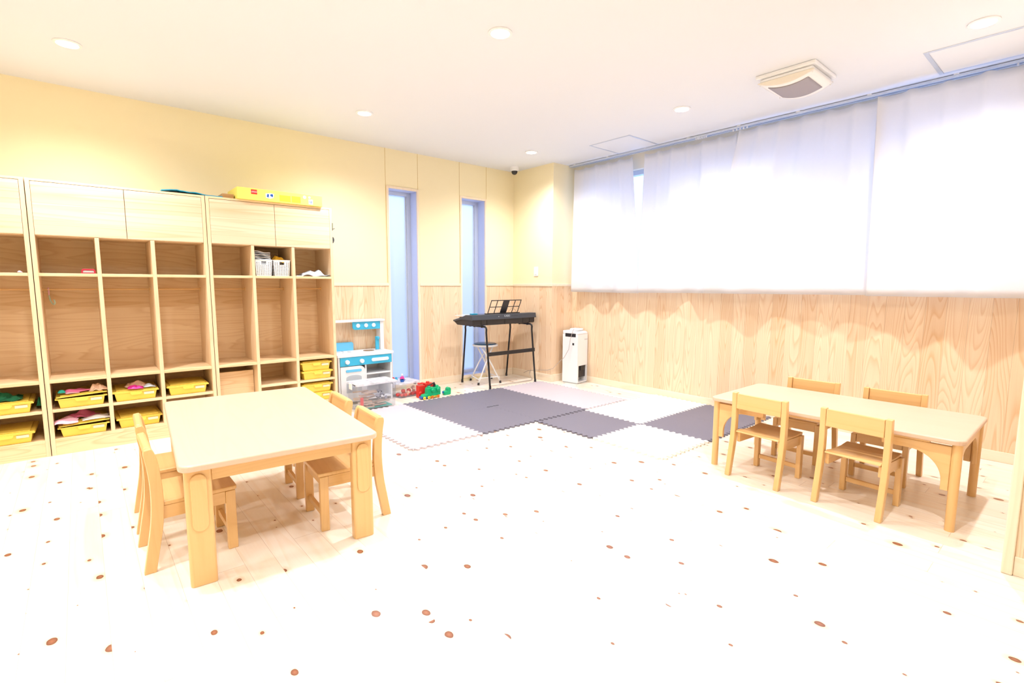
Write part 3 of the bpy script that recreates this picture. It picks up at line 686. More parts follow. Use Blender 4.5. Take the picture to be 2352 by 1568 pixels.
# S-hook on the rod
t = thing('coat_hook', 'small pale pink and mint hook hanging on the rod of the middle unit', 'hook', (-0.158, 4.72, 1.10))
bm = nb(); pts = [(0, 0.010*math.cos(a), 0.010*math.sin(a)+0.0) for a in [PI*1.0-PI*i/8 for i in range(9)]] + [(0, 0.012, -0.04)]
tube(bm, pts, 0.004, 8); link('upper_hook', bm, 'lpink', t, smooth=True)
bm = nb(); tube(bm, [(0, 0.012, -0.04), (0.004, 0.012, -0.075), (0.014, 0.008, -0.10), (0.024, 0.0, -0.104), (0.028, -0.008, -0.09), (0.024, -0.012, -0.07)], 0.004, 8); link('lower_hook', bm, plain('mint_plastic', (0.55, 0.75, 0.62), 0.4), t, smooth=True)

# small clips on the side of the right unit
t = thing('wall_clip', 'black clip hooked high on the side of the end cubby unit', 'clip', (1.7305, 4.462, 1.63)); bm = nb(); box(bm, 0, 0.006, -0.006, 0.006, -0.02, 0.045); prism(bm, [(0.0, -0.012), (0.022, -0.004), (0.024, 0.002), (0.004, -0.004)], 'y', -0.008, 0.008); link('clip_body', bm, 'black', t, 0.001)
t = thing('wall_clip', 'dark rounded hook below the clip on the side of the end cubby unit', 'clip', (1.7305, 4.462, 1.525)); bm = nb(); prism(bm, [(0, 0.03), (0.008, 0.026), (0.014, 0.010), (0.013, -0.006), (0.006, -0.022), (0, -0.026)], 'y', -0.012, 0.012); link('hook_body', bm, 'graphite', t, 0.002)

# things on top of the units
t = thing('storage_box', 'long yellow cardboard toy box on top of the end cubby unit', 'box', (0.985, 4.425, 1.8005))
bm = nb(); box(bm, 0, 0.655, 0.0, 0.32, 0.0, 0.090); link('carton', bm, 'yellowbox', t, 0.002)
bm = nb(); box(bm, 0.098, 0.142, -0.0012, 0, 0.045, 0.080); o = link('logo_square', bm, 'red', t); text('logo_text', 'LEGO', 0.017, 'paper', t, (0.120, -0.0016, 0.0625), (PI/2, 0, 0))
bm = nb(); prism(bm, [(0.205, 0.028), (0.235, 0.022), (0.262, 0.030), (0.268, 0.062), (0.240, 0.066), (0.204, 0.060)], 'y', -0.0012, 0); link('picture_sticker', bm, 'paper', t)
bm = nb(); prism(bm, [(0.212, 0.035), (0.226, 0.030), (0.230, 0.055), (0.216, 0.058)], 'y', -0.0018, -0.0012); prism(bm, [(0.238, 0.044), (0.258, 0.036), (0.260, 0.058), (0.242, 0.060)], 'y', -0.0018, -0.0012); link('sticker_print', bm, 'navy', t)
bm = nb(); box(bm, 0.310, 0.395, -0.001, 0, 0.012, 0.060); box(bm, 0.405, 0.475, -0.001, 0, 0.012, 0.062); link('printed_panel', bm, plain('ochre_print', (0.80, 0.60, 0.03), 0.6), t)
bm = nb(); lathe(bm, [(0.013, -0.0012), (0.013, 0)], (0.508, 0, 0.064), 20, 'y'); box(bm, 0.540, 0.575, -0.0012, 0, 0.010, 0.050); lathe(bm, [(0.009, -0.0012), (0.009, 0)], (0.548, 0, 0.066), 20, 'y'); link('white_label', bm, 'paper', t)
bm = nb()
for k in range(6): box(bm, 0.545+k*0.0045, 0.5475+k*0.0045, -0.0018, -0.0012, 0.018, 0.038)
link('barcode', bm, 'navy', t)
bm = nb(); box(bm, 0.895, 0.975, 4.50, 4.72, 1.8005, 1.838); tag(link('cardboard_box', bm, 'card', None, 0.002), 'low brown cardboard box left of the yellow toy box', 'box')
bm = nb(); n = 20; G = []
for i in range(n+1):
    u = i/n; row = []
    for j in range(7):
        v = j/6; row.append(bm.verts.new((0.50+0.39*u, 4.46+0.22*v, 1.8015 + max(0, 0.020*math.sin(PI*min(1, u*1.4))*(0.7+0.5*noise.noise(Vector((u*6, v*4, 2)))) + (0.006 if u < 0.3 else 0)))))
    G.append(row)
for i in range(n):
    for j in range(6): bm.faces.new((G[i][j], G[i+1][j], G[i+1][j+1], G[i][j+1]))
o = link('vinyl_sheet', bm, 'bluesheet', None, smooth=False); md = o.modifiers.new('s', 'SOLIDIFY'); md.thickness = 0.006; md.offset = 1; tag(o, 'crumpled blue vinyl sheet lying on top of the cubby units', 'sheet')

# ------------------------------------------------------------------ foam mats
AMP = 0.012
def tooth(s, p): return AMP*max(-1.0, min(1.0, 1.9*math.sin(2*PI*s/p)))
def foam(label, m, x0, x1, y0, y1, grp, th=0.012):
    px = (x1-x0)/11.0; py = (y1-y0)/11.0; K = 11*12
    pts = []
    for i in range(K): s = (x1-x0)*i/K; pts.append((x0+s, y0+tooth(s, px)))
    for i in range(K): s = (y1-y0)*i/K; pts.append((x1+tooth(s, py), y0+s))
    for i in range(K): s = (x1-x0)*(1-i/K); pts.append((x0+s, y1+tooth(s, px)))
    for i in range(K): s = (y1-y0)*(1-i/K); pts.append((x0+tooth(s, py), y0+s))
    cx_, cy_ = (x0+x1)/2, (y0+y1)/2
    pts = [((p[0]-cx_)*0.9985, (p[1]-cy_)*0.9985) for p in pts]
    bm = nb(); N = len(pts); ix, iy = (x1-x0)/2-0.024, (y1-y0)/2-0.024
    inn = [(max(-ix, min(ix, p[0])), max(-iy, min(iy, p[1]))) for p in pts]
    A = [bm.verts.new((p[0], p[1], 0)) for p in pts]; B = [bm.verts.new((p[0], p[1], th)) for p in pts]; I = [bm.verts.new((p[0], p[1], th)) for p in inn]
    for k in range(N):
        j = (k+1) % N; bm.faces.new((A[k], A[j], B[j], B[k])); bm.faces.new((B[k], B[j], I[j], I[k]))
    q = [bm.verts.new(p) for p in ((-ix, -iy, th), (ix, -iy, th), (ix, iy, th), (-ix, iy, th))]; bm.faces.new(q)
    bmesh.ops.dissolve_degenerate(bm, dist=1e-6, edges=bm.edges)
    o = link('foam_mat_tile', bm, m, None); o.location = (cx_, cy_, 0.0005); tag(o, label, 'foam mat', grp)
    return o
g1, g2, g3, g4 = 'slate foam tiles of the large square', 'beige foam tiles', 'slate foam tiles by the low table', 'cream foam tiles by the low table'
X1, X2, X3, X4, X5 = 1.672, 2.275, 2.870, 3.465, 4.068; YA, YM, YC = 3.000, 3.620, 4.240
foam('slate foam tile of the big dark square, front left quarter nearest the square table', 'matdark', X2, X3, YA, YM, g1)
foam('slate foam tile of the big dark square, rear left quarter beside the toy train', 'matdark', X2, X3, YM, YC, g1)
foam('slate foam tile of the big dark square, front right quarter meeting the small dark tile', 'matdark', X3, X4, YA, YM, g1)
foam('slate foam tile of the big dark square, rear right quarter at the keyboard stand leg', 'matdark', X3, X4, YM, YC, g1)
foam('beige foam tile at the left front, beside the square table chairs', 'matbeige', X1, X2, YA, YM, g2)
foam('beige foam tile in front of the clear toy container', 'matbeige', X1, X2, YM, YC-0.012, g2)
foam('beige foam tile right of the big dark square, touching the cream tiles', 'matbeige', X4, X5, YA, YM, g2)
foam('beige foam tile in front of the air purifier', 'matbeige', X4, X5, YM, YC, g2)
U1, U2, U3, U4 = 2.840, 3.428, 3.960, 4.490; VA, VB, VC = 1.790, 2.380, 2.970
foam('single slate foam tile touching the front corner of the big dark square', 'matdark', U1, U2, VB, VC, g3)
foam('cream foam tile farthest from the wall, between floorboards and dark tiles', 'matwhite', U1, U2, VA, VB, g4)
foam('cream foam tile bordering the beige tiles', 'matwhite', U2, U3, VB, VC, g4)
foam('cream foam tile against the baseboard below the curtains', 'matwhite', U3, U4, VB, VC, g4)
foam('slate foam tile left of the low table front leg', 'matdark', U2, U3, VA, VB, g3)
foam('slate foam tile partly hidden behind the low table end', 'matdark', U3, U4, VA, VB, g3)
bm = nb(); pts = [(2.800+0.005*i, 3.623+0.006*math.sin(i*0.9), 0.0135) for i in range(28)]; tube(bm, pts, 0.0022, 6)
tag(link('mat_seam', bm, 'black', None), 'short dark open seam at the middle of the big dark foam square', 'seam')

# ------------------------------------------------------------------ square table (left)
def tmat(): return None
t = thing('square_table', 'low light-wood nursery table with wide legs at left, nearest the camera', 'table', (0.644, 2.700, 0), math.radians(-4.2))
hw, hl = 0.376, 0.632
bm = nb(); prism(bm, rrect(-hw, hw, -hl, hl, 0.04), 'z', 0.463, 0.490); link('tabletop', bm, 'maple', t, 0.009, bseg=4)
LW = 0.090
for sx_ in (-1, 1):
    for sy_ in (-1, 1):
        bm = nb(); xo = sx_*(hw-0.018); xi = xo - sx_*LW; yo = sy_*(hl-0.045); yi = yo - sy_*0.048
        prism(bm, rrect(min(xo, xi), max(xo, xi), min(yo, yi), max(yo, yi), 0.012, 4), 'z', 0, 0.462)
        # raised pill moulding on the outward face
        cxp = (xo+xi)/2; hwp = 0.027; pts = []
        for i in range(13): a = PI*i/12; pts.append((cxp+hwp*math.cos(a), 0.415+hwp*math.sin(a)))
        for i in range(13): a = PI+PI*i/12; pts.append((cxp+hwp*math.cos(a), 0.245+hwp*math.sin(a)))
        prism(bm, pts, 'y', yo, yo+sy_*0.007)
        link('leg', bm, 'beech_z', t, 0.003)
for sy_ in (-1, 1):
    bm = nb(); box(bm, -hw+0.018+LW, hw-0.018-LW, sy_*(hl-0.055), sy_*(hl-0.078), 0.405, 0.462); link('apron', bm, 'beech_x', t, 0.002)
for sx_ in (-1, 1):
    bm = nb(); box(bm, sx_*(hw-0.035), sx_*(hw-0.058), -hl+0.095, hl-0.095, 0.405, 0.462); link('apron', bm, 'beech_y', t, 0.002)

# ------------------------------------------------------------------ nursery chairs
def poly_from_center(c):   # [(x,z,halfwidth)] -> closed outline in the x-z plane
    L, R = [], []
    for i, (x, z, h) in enumerate(c):
        x0, z0, _ = c[max(0, i-1)]; x1, z1, _ = c[min(len(c)-1, i+1)]
        d = math.hypot(x1-x0, z1-z0); nx, nz = (z1-z0)/d, -(x1-x0)/d
        if i in (0,): nx, nz = 1, 0
        L.append((x-nx*h, z-nz*h)); R.append((x+nx*h, z+nz*h))
    return L + R[::-1]
def interp(c, z):
    for (x0, z0, h0), (x1, z1, h1) in zip(c, c[1:]):
        if z0 <= z <= z1: k = (z-z0)/(z1-z0); return x0+(x1-x0)*k
    return c[-1][0]
def smoothpath(c, n=5):
    out = []
    for i in range(len(c)-1):
        p0, p1, p2, p3 = c[max(0, i-1)], c[i], c[i+1], c[min(len(c)-1, i+2)]
        for k in range(n):
            s = k/n
            out.append(tuple(0.5*((2*p1[q]) + (-p0[q]+p2[q])*s + (2*p0[q]-5*p1[q]+4*p2[q]-p3[q])*s*s + (-p0[q]+3*p1[q]-3*p2[q]+p3[q])*s**3) for q in range(3)))
    out.append(c[-1]); return out
def chair_curved():
    t = thing('nursery_chair', '', 'chair', (0, 0, 0), 0, 'curved-back nursery chairs')
    cl = smoothpath([(-0.152, 0.0, 0.020), (-0.136, 0.09, 0.0205), (-0.119, 0.19, 0.021), (-0.112, 0.28, 0.021), (-0.113, 0.36, 0.020), (-0.120, 0.44, 0.020), (-0.129, 0.485, 0.018), (-0.132, 0.502, 0.011)])
    cl = [c for i, c in enumerate(cl) if i == 0 or c[1] > cl[i-1][1]]
    for s in (-1, 1):
        bm = nb(); y = s*0.151; prism(bm, poly_from_center(cl), 'y', min(y, y-s*0.026), max(y, y-s*0.026)); link('leg', bm, 'beech_z', t, 0.004)
    for s in (-1, 1):
        bm = nb(); y = s*0.143; box(bm, 0.127, 0.165, min(y, y-s*0.028), max(y, y-s*0.028), 0, 0.262); link('leg', bm, 'beech_z', t, 0.003)
    bm = nb(); N = 12; A, B = [], []
    for i in range(N+1):
        z = 0.415+0.090*i/N; x = interp(cl, z) if z < 0.50 else cl[-1][0]; h = 0.010 + 0.006*math.exp(-((z-0.494)/0.014)**2)
        if i == N: h = 0.008
        A.append((x-h, z)); B.append((x+h, z))
    prism(bm, A + B[::-1], 'y', -0.125, 0.125); link('back_rail', bm, 'beech_y', t, 0.004)
    bm = nb(); prism(bm, rrect(-0.100, 0.172, -0.143, 0.143, 0.012, 4), 'z', 0.2625, 0.280); link('seat', bm, 'maple' if False else 'beech_y', t, 0.004)
    for s in (-1, 1):
        bm = nb(); box(bm, -0.096, 0.127, s*0.140, s*0.118, 0.208, 0.262); link('side_rail', bm, 'beech_x', t, 0.002)
    bm = nb(); box(bm, 0.134, 0.156, -0.115, 0.115, 0.215, 0.262); link('front_rail', bm, 'beech_y', t, 0.002)
    bm = nb(); box(bm, 0.137, 0.155, -0.115, 0.115, 0.062, 0.088); link('stretcher', bm, 'beech_y', t, 0.002)
    return t
def chair_straight():
    t = thing('nursery_chair', '', 'chair', (0, 0, 0), 0, 'straight-back nursery chairs')
    cl = smoothpath([(-0.150, 0.0, 0.0155), (-0.132, 0.10, 0.0165), (-0.114, 0.20, 0.018), (-0.106, 0.28, 0.018), (-0.104, 0.36, 0.017), (-0.106, 0.44, 0.0165), (-0.110, 0.508, 0.015)])
    cl = [c for i, c in enumerate(cl) if i == 0 or c[1] > cl[i-1][1]]
    for s in (-1, 1):
        bm = nb(); y = s*0.161; prism(bm, poly_from_center(cl), 'y', min(y, y-s*0.029), max(y, y-s*0.029)); link('leg', bm, 'beech_z', t, 0.004)
    for s in (-1, 1):
        bm = nb(); y = s*0.141; box(bm, 0.132, 0.165, min(y, y-s*0.027), max(y, y-s*0.027), 0, 0.262); link('leg', bm, 'beech_z', t, 0.003)
    bm = nb(); prism(bm, [(-0.124, 0.412), (-0.102, 0.412), (-0.103, 0.46), (-0.105, 0.504), (-0.124, 0.504), (-0.122, 0.46)], 'y', -0.131, 0.131); link('back_rail', bm, 'beech_y', t, 0.004)
    bm = nb(); prism(bm, [(-0.086, 0.262), (-0.070, 0.262), (0.17, 0.262), (0.17, 0.278), (0.155, 0.280), (0.08, 0.272), (0.0, 0.270), (-0.055, 0.276), (-0.088, 0.281), (-0.118, 0.276), (-0.120, 0.268)], 'y', -0.128, 0.128); link('seat', bm, 'beech_y', t, 0.003)
    for s in (-1, 1):
        bm = nb(); prism(bm, [(-0.098, 0.2615), (-0.098, 0.205), (0.132, 0.205), (0.132, 0.2615)], 'y', s*0.1305, s*0.112); link('side_rail', bm, 'beech_x', t, 0.002)
    bm = nb(); box(bm, 0.140, 0.160, -0.113, 0.113, 0.215, 0.262); link('front_rail', bm, 'beech_y', t, 0.002)
    bm = nb(); box(bm, 0.140, 0.158, -0.113, 0.113, 0.055, 0.080); link('stretcher', bm, 'beech_y', t, 0.002)
    return t
r4 = math.radians
G1 = 'curved-back nursery chairs'
c = chair_curved(); c.location = (0.290, 2.512, 0); c.rotation_euler = (0, 0, r4(0)); c['label'] = 'curved-back wooden chair on the left side of the square table, nearest the camera'
dup(c, (0.300, 2.930, 0), r4(-2), 'curved-back wooden chair on the left side of the square table, nearer the cubbies', G1)
dup(c, (0.955, 2.395, 0), r4(176), 'curved-back wooden chair with a star-shaped knot mark on its backrest, right of the square table', G1)
dup(c, (0.985, 2.835, 0), r4(176), 'curved-back wooden chair on the right side of the square table, nearer the play kitchen', G1)
c = chair_straight(); c.location = (3.070, 1.236, 0); c.rotation_euler = (0, 0, r4(-4.5)); c['label'] = 'straight-back wooden chair facing the windows, on the camera side, nearer the foam mats'
G2 = 'straight-back nursery chairs'
dup(c, (3.056, 0.752, 0), r4(-5), 'straight-back wooden chair facing the windows, on the camera side, nearer the wooden post', G2)
dup(c, (3.672, 1.238, 0), r4(180), 'straight-back wooden chair between the long table and the curtained wall, nearer the foam mats', G2)
dup(c, (3.662, 0.780, 0), r4(180), 'straight-back wooden chair between the long table and the curtained wall, nearer the wooden post', G2)

# ------------------------------------------------------------------ long folding table (right)
t = thing('folding_table', 'long low light-wood folding table with arched leg brackets, below the curtains', 'table', (3.355, 0.958, 0), 0)
hx, hy = 0.352, 0.612
bm = nb(); prism(bm, rrect(-hx, hx, -hy, hy, 0.045), 'z', 0.420, 0.445); link('tabletop', bm, 'maple', t, 0.008, bseg=4)
def arch(bm, axis, at, u0, u1, zt, zb, leg0=0.19, thick=0.018, both=True):
    """plate with a rounded arch cut out, from u0 to u1"""
    s = 1 if u1 > u0 else -1; w = 0.030; pts = [(u0, leg0), (u0, zt), (u1, zt)]
    if both: pts += [(u1, leg0), (u1-s*w, leg0)]
    else: pts += [(u1, zb)]
    r_ = 0.13
    cx1 = u1-s*(w+r_); cx0 = u0+s*(w+r_)
    if both:
        for i in range(11): a = PI/2*i/10; pts.append((cx1+s*r_*math.cos(a), zb-r_+r_*math.sin(a)))
    for i in range(11): a = PI/2+PI/2*i/10; pts.append((cx0+s*r_*math.cos(a), zb-r_+r_*math.sin(a)))
    pts.append((u0+s*w, leg0))
    prism(bm, pts, axis, at-thick/2, at+thick/2)
for sx_ in (-1, 1):
    for sy_ in (-1, 1):
        bm = nb(); x = sx_*(hx-0.045); y = sy_*(hy-0.030)
        lathe(bm, [(0.0195, 0), (0.0195, 0.03), (0.0205, 0.4195)], (x, y, 0), 20); o = link('leg', bm, 'beech_z', t, smooth=False); smooth_by_angle(o)
        bm = nb(); arch(bm, 'x', x, y-sy_*0.019, y-sy_*0.29, 0.405, 0.362, 0.19, 0.020, both=False)
        box(bm, x-0.010, x+0.010, y-sy_*0.10, y-sy_*0.29, 0.4052, 0.4195); link('leg_bracket', bm, 'beech_y', t, 0.003)
for sy_ in (-1, 1):
    bm = nb(); arch(bm, 'y', sy_*(hy-0.030), -(hx-0.045)+0.019, (hx-0.045)-0.019, 0.405, 0.362, 0.19, 0.018)
    box(bm, -0.20, 0.20, sy_*(hy-0.030)-0.010, sy_*(hy-0.030)+0.010, 0.4052, 0.4195); link('end_apron', bm, 'beech_x', t, 0.003)
for sx_ in (-1, 1):
    bm = nb(); box(bm, sx_*(hx-0.045)-0.009, sx_*(hx-0.045)+0.009, -0.29, 0.29, 0.402, 0.4195); link('side_apron', bm, 'beech_y', t, 0.002)

# ------------------------------------------------------------------ toy kitchen
t = thing('toy_kitchen', 'white and blue wooden play kitchen against the wainscot beside the cubbies', 'toy kitchen', (0, 0, 0))
kx0, kx1, ky0, ky1 = 1.782, 2.326, 4.56, 4.842
bm = nb(); box(bm, kx0-0.010, kx1+0.016, ky0-0.014, ky1, 0.460, 0.486); link('countertop', bm, 'white', t, 0.004)
for a in (kx0, kx1-0.016):
    bm = nb(); box(bm, a, a+0.016, ky0, ky1, 0.0, 0.4595); link('side_panel', bm, 'white', t, 0.002)
bm = nb(); box(bm, 2.046, 2.060, ky0+0.002, ky1, 0.02, 0.375); link('divider', bm, 'white', t, 0.002)
bm = nb(); box(bm, kx0+0.016, kx1-0.016, ky1-0.008, ky1, 0.02, 0.4595); link('back_panel', bm, 'white', t)
bm = nb(); box(bm, 2.060, kx1-0.016, ky0+0.006, ky1-0.008, 0.272, 0.286); box(bm, kx0+0.016, kx1-0.016, ky0+0.004, ky1-0.008, 0.03, 0.045); link('shelf', bm, 'white', t, 0.002)
bm = nb(); box(bm, kx0+0.017, kx1-0.004, ky0-0.008, ky0+0.006, 0.375, 0.4590); o = link('control_panel', bm, 'blue', t, 0.002); o['label'] = 'blue front panel with white knobs'
for x in (1.863, 2.007):
    bm = nb(); lathe(bm, [(0.0185, -0.022), (0.020, -0.019), (0.020, 0)], (x, ky0-0.008, 0.415), 28, 'y'); link('knob', bm, 'white', t)
bm = nb(); prism(bm, rrect(2.108, 2.288, 0.400, 0.432, 0.0155, 8), 'y', ky0-0.014, ky0-0.008); link('panel_handle', bm, 'white', t, 0.002)
# oven door: quarter-rounded upper right corner and a domed window
bm = nb(); pts = [(kx0+0.018, 0.03), (2.043, 0.03), (2.043, 0.315)] + [(1.985+0.058*math.cos(a), 0.315+0.055*math.sin(a)) for a in [PI/2*i/8 for i in range(1, 9)]] + [(kx0+0.018, 0.370)]
prism(bm, pts, 'y', ky0-0.006, ky0+0.006); link('oven_door', bm, 'white', t, 0.002)
bm = nb(); prism(bm, rrect(1.850, 2.005, 0.316, 0.341, 0.012, 8), 'y', ky0-0.012, ky0-0.006); o = link('oven_handle', bm, 'blue2', t, 0.002); o['label'] = 'pale blue handle slot'
bm = nb(); pts = [(1.852, 0.12), (2.003, 0.12), (2.003, 0.262)] + [(1.9275+0.0755*math.cos(a), 0.262+0.026*math.sin(a)) for a in [PI*i/12 for i in range(1, 12)]] + [(1.852, 0.262)]
prism(bm, pts, 'y', ky0-0.008, ky0-0.006); link('oven_window', bm, 'grey', t)
# hob, sink, tap
bm = nb(); lathe(bm, [(0.095, 0), (0.095, 0.003), (0.090, 0.004)], (1.905, 4.705, 0.486), 40); link('hob_disc', bm, 'white', t)
bm = nb()
for k in range(5):
    a = 2*PI*k/5+0.3; x, y = 1.905+0.055*math.cos(a), 4.705+0.055*math.sin(a); c_, s_ = math.cos(a), math.sin(a)
    v = [(x+dx*c_-dy*s_, y+dx*s_+dy*c_) for dx, dy in ((-0.020, -0.006), (0.020, -0.006), (0.020, 0.006), (-0.020, 0.006))]; prism(bm, v, 'z', 0.4905, 0.4925)
link('hob_mark', bm, 'grey', t)
bm = nb(); lathe(bm, [(0.052, 0), (0.055, 0.004), (0.050, 0.0045), (0.044, 0.0015), (0.02, 0.001)], (2.150, 4.70, 0.486), 36); o = link('sink_bowl', bm, 'chrome', t, smooth=True)
bm = nb(); lathe(bm, [(0.040, 0), (0.040, 0.0022)], (2.258, 4.70, 0.486), 30); link('drain_disc', bm, 'grey', t)
bm = nb(); box(bm, 2.240, 2.276, 4.725, 4.745, 0.486, 0.62); box(bm, 2.246, 2.270, 4.700, 4.725, 0.595, 0.615); o = link('tap', bm, 'blue', t, 0.003); o['label'] = 'blue upright tap block'
# upper frame
bm = nb(); box(bm, 2.300, 2.338, 4.745, 4.838, 0.486, 0.774); link('upright_post', bm, 'white', t, 0.002)
bm = nb(); box(bm, 1.775, 1.795, 4.745, 4.838, 0.486, 0.774); link('upright_post', bm, 'white', t, 0.002)
bm = nb(); box(bm, 1.775, 2.345, 4.730, 4.840, 0.774, 0.792); link('top_shelf', bm, 'white', t, 0.003)
bm = nb(); pts = [(2.297, 0.773), (2.010, 0.773), (2.010, 0.720)] + [(2.040-0.030*math.cos(a), 0.722-0.026*math.sin(a)) for a in [PI/2*i/6 for i in range(7)]] + [(2.297, 0.696)]
prism(bm, pts, 'y', 4.742, 4.756); o = link('hood_panel', bm, 'blue', t, 0.002); o['label'] = 'blue hood board with three white discs'
for x in (2.064, 2.147, 2.228):
    bm = nb(); lathe(bm, [(0.018, -0.008), (0.0195, -0.005), (0.0195, 0)], (x, 4.742, 0.736), 28, 'y'); link('knob', bm, 'white', t)
bm = nb(); pts = [(1.800, 0.487), (2.045, 0.487), (2.045, 0.548)] + [(2.022+0.023*math.cos(a), 0.548+0.023*math.sin(a)) for a in [PI/2*i/6 for i in range(7)]] + [(1.800, 0.571)]
prism(bm, pts, 'y', 4.822, 4.836); o = link('splash_board', bm, 'blue2', t, 0.002)

# ------------------------------------------------------------------ clear containers with toys
def container(label, loc, rz, w, d, h, taper=0.03):
    t = thing('clear_container', label, 'storage container', loc, rz, 'clear lidded toy containers')
    bm = nb(); w0, d0 = w/2-taper/2, d/2-taper/2; w1, d1 = w/2-0.006, d/2-0.006; e = 0.003
    def ring(a, b, z): return [bm.verts.new((p[0], p[1], z)) for p in rrect(-a, a, -b, b, 0.018, 4)]
    R = [ring(w0, d0, 0), ring(w1, d1, h-0.02), ring(w1-e, d1-e, h-0.02), ring(w0-e, d0-e, e)]
    N = len(R[0])
    for A, B in zip(R, R[1:]):
        for k in range(N): bm.faces.new((A[k], A[(k+1) % N], B[(k+1) % N], B[k]))
    bm.faces.new(R[0][::-1]); bm.faces.new(R[-1])
    o = link('container_body', bm, 'clearbox', t)
    bm = nb(); prism(bm, rrect(-w/2, w/2, -d/2, d/2, 0.022, 5), 'z', h-0.0195, h-0.004); prism(bm, rrect(-w/2+0.025, w/2-0.025, -d/2+0.025, d/2-0.025, 0.015, 4), 'z', h-0.004, h); link('container_lid', bm, 'lidbox', t, 0.002)
    for s in (-1, 1):
        bm = nb(); box(bm, s*(w/2+0.001), s*(w/2+0.007), -0.03, 0.03, h-0.060, h-0.006); link('latch', bm, 'whiteplastic', t, 0.002)
    return t
container('larger clear plastic container of wooden train track, in front of the play kitchen', (2.008, 4.345, 0.0130), 0.02, 0.405, 0.245, 0.245)
container('smaller clear plastic container of red toy fruit, right of the larger one', (2.484, 4.612, 0.0), 0.10, 0.262, 0.235, 0.160)
bm = nb(); tube(bm, [(1.808, 4.25, 0.244), (1.808, 4.29, 0.247), (1.812, 4.34, 0.244)], 0.004, 8); tag(link('black_handle', bm, 'black', None), 'short black stick on the left rim of the larger clear container', 'stick')
# contents of the larger box
rnd = random.Random(5)
def track(loc, rz, tilt, curved, roll=0.0):
    bm = nb(); n = 10; I, O = [], []
    for i in range(n+1):
        if curved: a = -0.4+0.8*i/n; I.append((0.15*math.sin(a), 0.15*math.cos(a)-0.165)); O.append((0.19*math.sin(a), 0.19*math.cos(a)-0.165))
        else: I.append((-0.07+0.14*i/n, -0.018)); O.append((-0.07+0.14*i/n, 0.018))
    prism(bm, I + O[::-1], 'z', 0, 0.010)
    o = link('track_piece', bm, 'track', None, 0.001); o.location = loc; o.rotation_euler = (tilt, roll, rz); return tag(o, 'wooden toy train track piece in the larger clear container', 'toy track', 'wooden track pieces in the clear container')
z0 = 0.017
for k, (x, y, z, rz, tl, cv) in enumerate(((1.93, 4.285, 0.024, 0.1, 0.10, 1), (1.93, 4.29, 0.048, -0.15, -0.12, 1), (1.92, 4.30, 0.068, 0.25, 0.2, 1), (2.05, 4.30, 0.030, 0.0, 0.0, 0), (1.95, 4.37, 0.035, 1.2, 0.1, 0), (2.08, 4.38, 0.040, 0.6, 0.0, 0),
    (1.90, 4.34, 0.095, -0.4, 0.25, 1), (1.99, 4.36, 0.090, 0.5, -0.2, 1), (1.94, 4.32, 0.125, 0.1, 0.15, 0), (2.00, 4.39, 0.135, -0.5, 0.1, 0), (2.09, 4.30, 0.055, 0.2, 0.1, 0), (1.92, 4.40, 0.150, 0.0, -0.1, 0), (1.97, 4.30, 0.155, 0.3, 0.12, 1))):
    track((x, y, z), rz, tl, cv)
for k, (x, y, z, rz) in enumerate(((2.06, 4.30, 0.085, 0.3), (2.10, 4.33, 0.105, -0.5), (2.12, 4.29, 0.080, 1.0), (2.08, 4.35, 0.135, 0.1), (2.03, 4.27, 0.110, -0.2))):
    t = thing('toy_wagon', 'grey toy train wagon jumbled in the larger clear container', 'toy wagon', (x, y, z), rz, 'grey toy wagons in the clear container')
    bm = nb(); box(bm, -0.025, 0.025, -0.012, 0.012, 0.005, 0.012); box(bm, -0.020, 0.014, -0.010, 0.010, 0.012, 0.028); link('wagon_body', bm, 'tin', t, 0.002)
    bm = nb()
    for wx in (-0.016, 0.016):
        for wy in (-0.015, 0.013): lathe(bm, [(0.006, 0), (0.006, 0.002)], (wx, wy, 0.006), 14, 'y')
    link('wheel', bm, 'black', t)
bm = nb(); box(bm, -0.014, 0.014, -0.005, 0.005, 0, 0.075); o = link('toy_block', bm, 'red', None, 0.002); o.location = (1.862, 4.243, 0.055); tag(o, 'tall red toy block at the left inside the larger clear container', 'toy block')
bm = nb(); box(bm, -0.15, 0.15, -0.08, 0.06, 0, 0.006); o = link('cloth_piece', bm, 'teal', None, 0.001); o.location = (2.02, 4.345, 0.0165); tag(o, 'teal sheet on the bottom of the larger clear container', 'sheet')
# contents of the smaller box
FR = 'red toy fruit in the smaller clear container'
for k, (dx, dy, dz, r_) in enumerate(((-0.10, -0.06, 0.026, 0.0195), (-0.055, -0.07, 0.026, 0.022), (-0.075, -0.055, 0.066, 0.023), (-0.01, -0.07, 0.026, 0.021), (0.01, -0.055, 0.060, 0.024), (0.05, -0.07, 0.026, 0.022), (-0.035, -0.02, 0.028, 0.022), (0.10, -0.06, 0.026, 0.021), (-0.13, -0.03, 0.030, 0.022))):
    a = 0.13; x = 2.492+dx*0.84*math.cos(a)-dy*math.sin(a); y = 4.610+dx*math.sin(a)+dy*math.cos(a)
    t = thing('toy_apple', 'round red toy fruit piled in the smaller clear container', 'toy fruit', (x, y, dz), 0.4*k, FR)
    bm = nb(); prof = [(max(0.0008, r_*math.sin(PI*i/12)), -r_*0.92*math.cos(PI*i/12) - (0.004 if i > 10 else 0)) for i in range(13)]; lathe(bm, prof, seg=20); link('fruit_body', bm, 'red', t, smooth=True)
    bm = nb(); tube(bm, [(0, 0, r_*0.82), (0.002, 0, r_*1.05)], 0.0015, 6); link('stalk', bm, 'green', t)
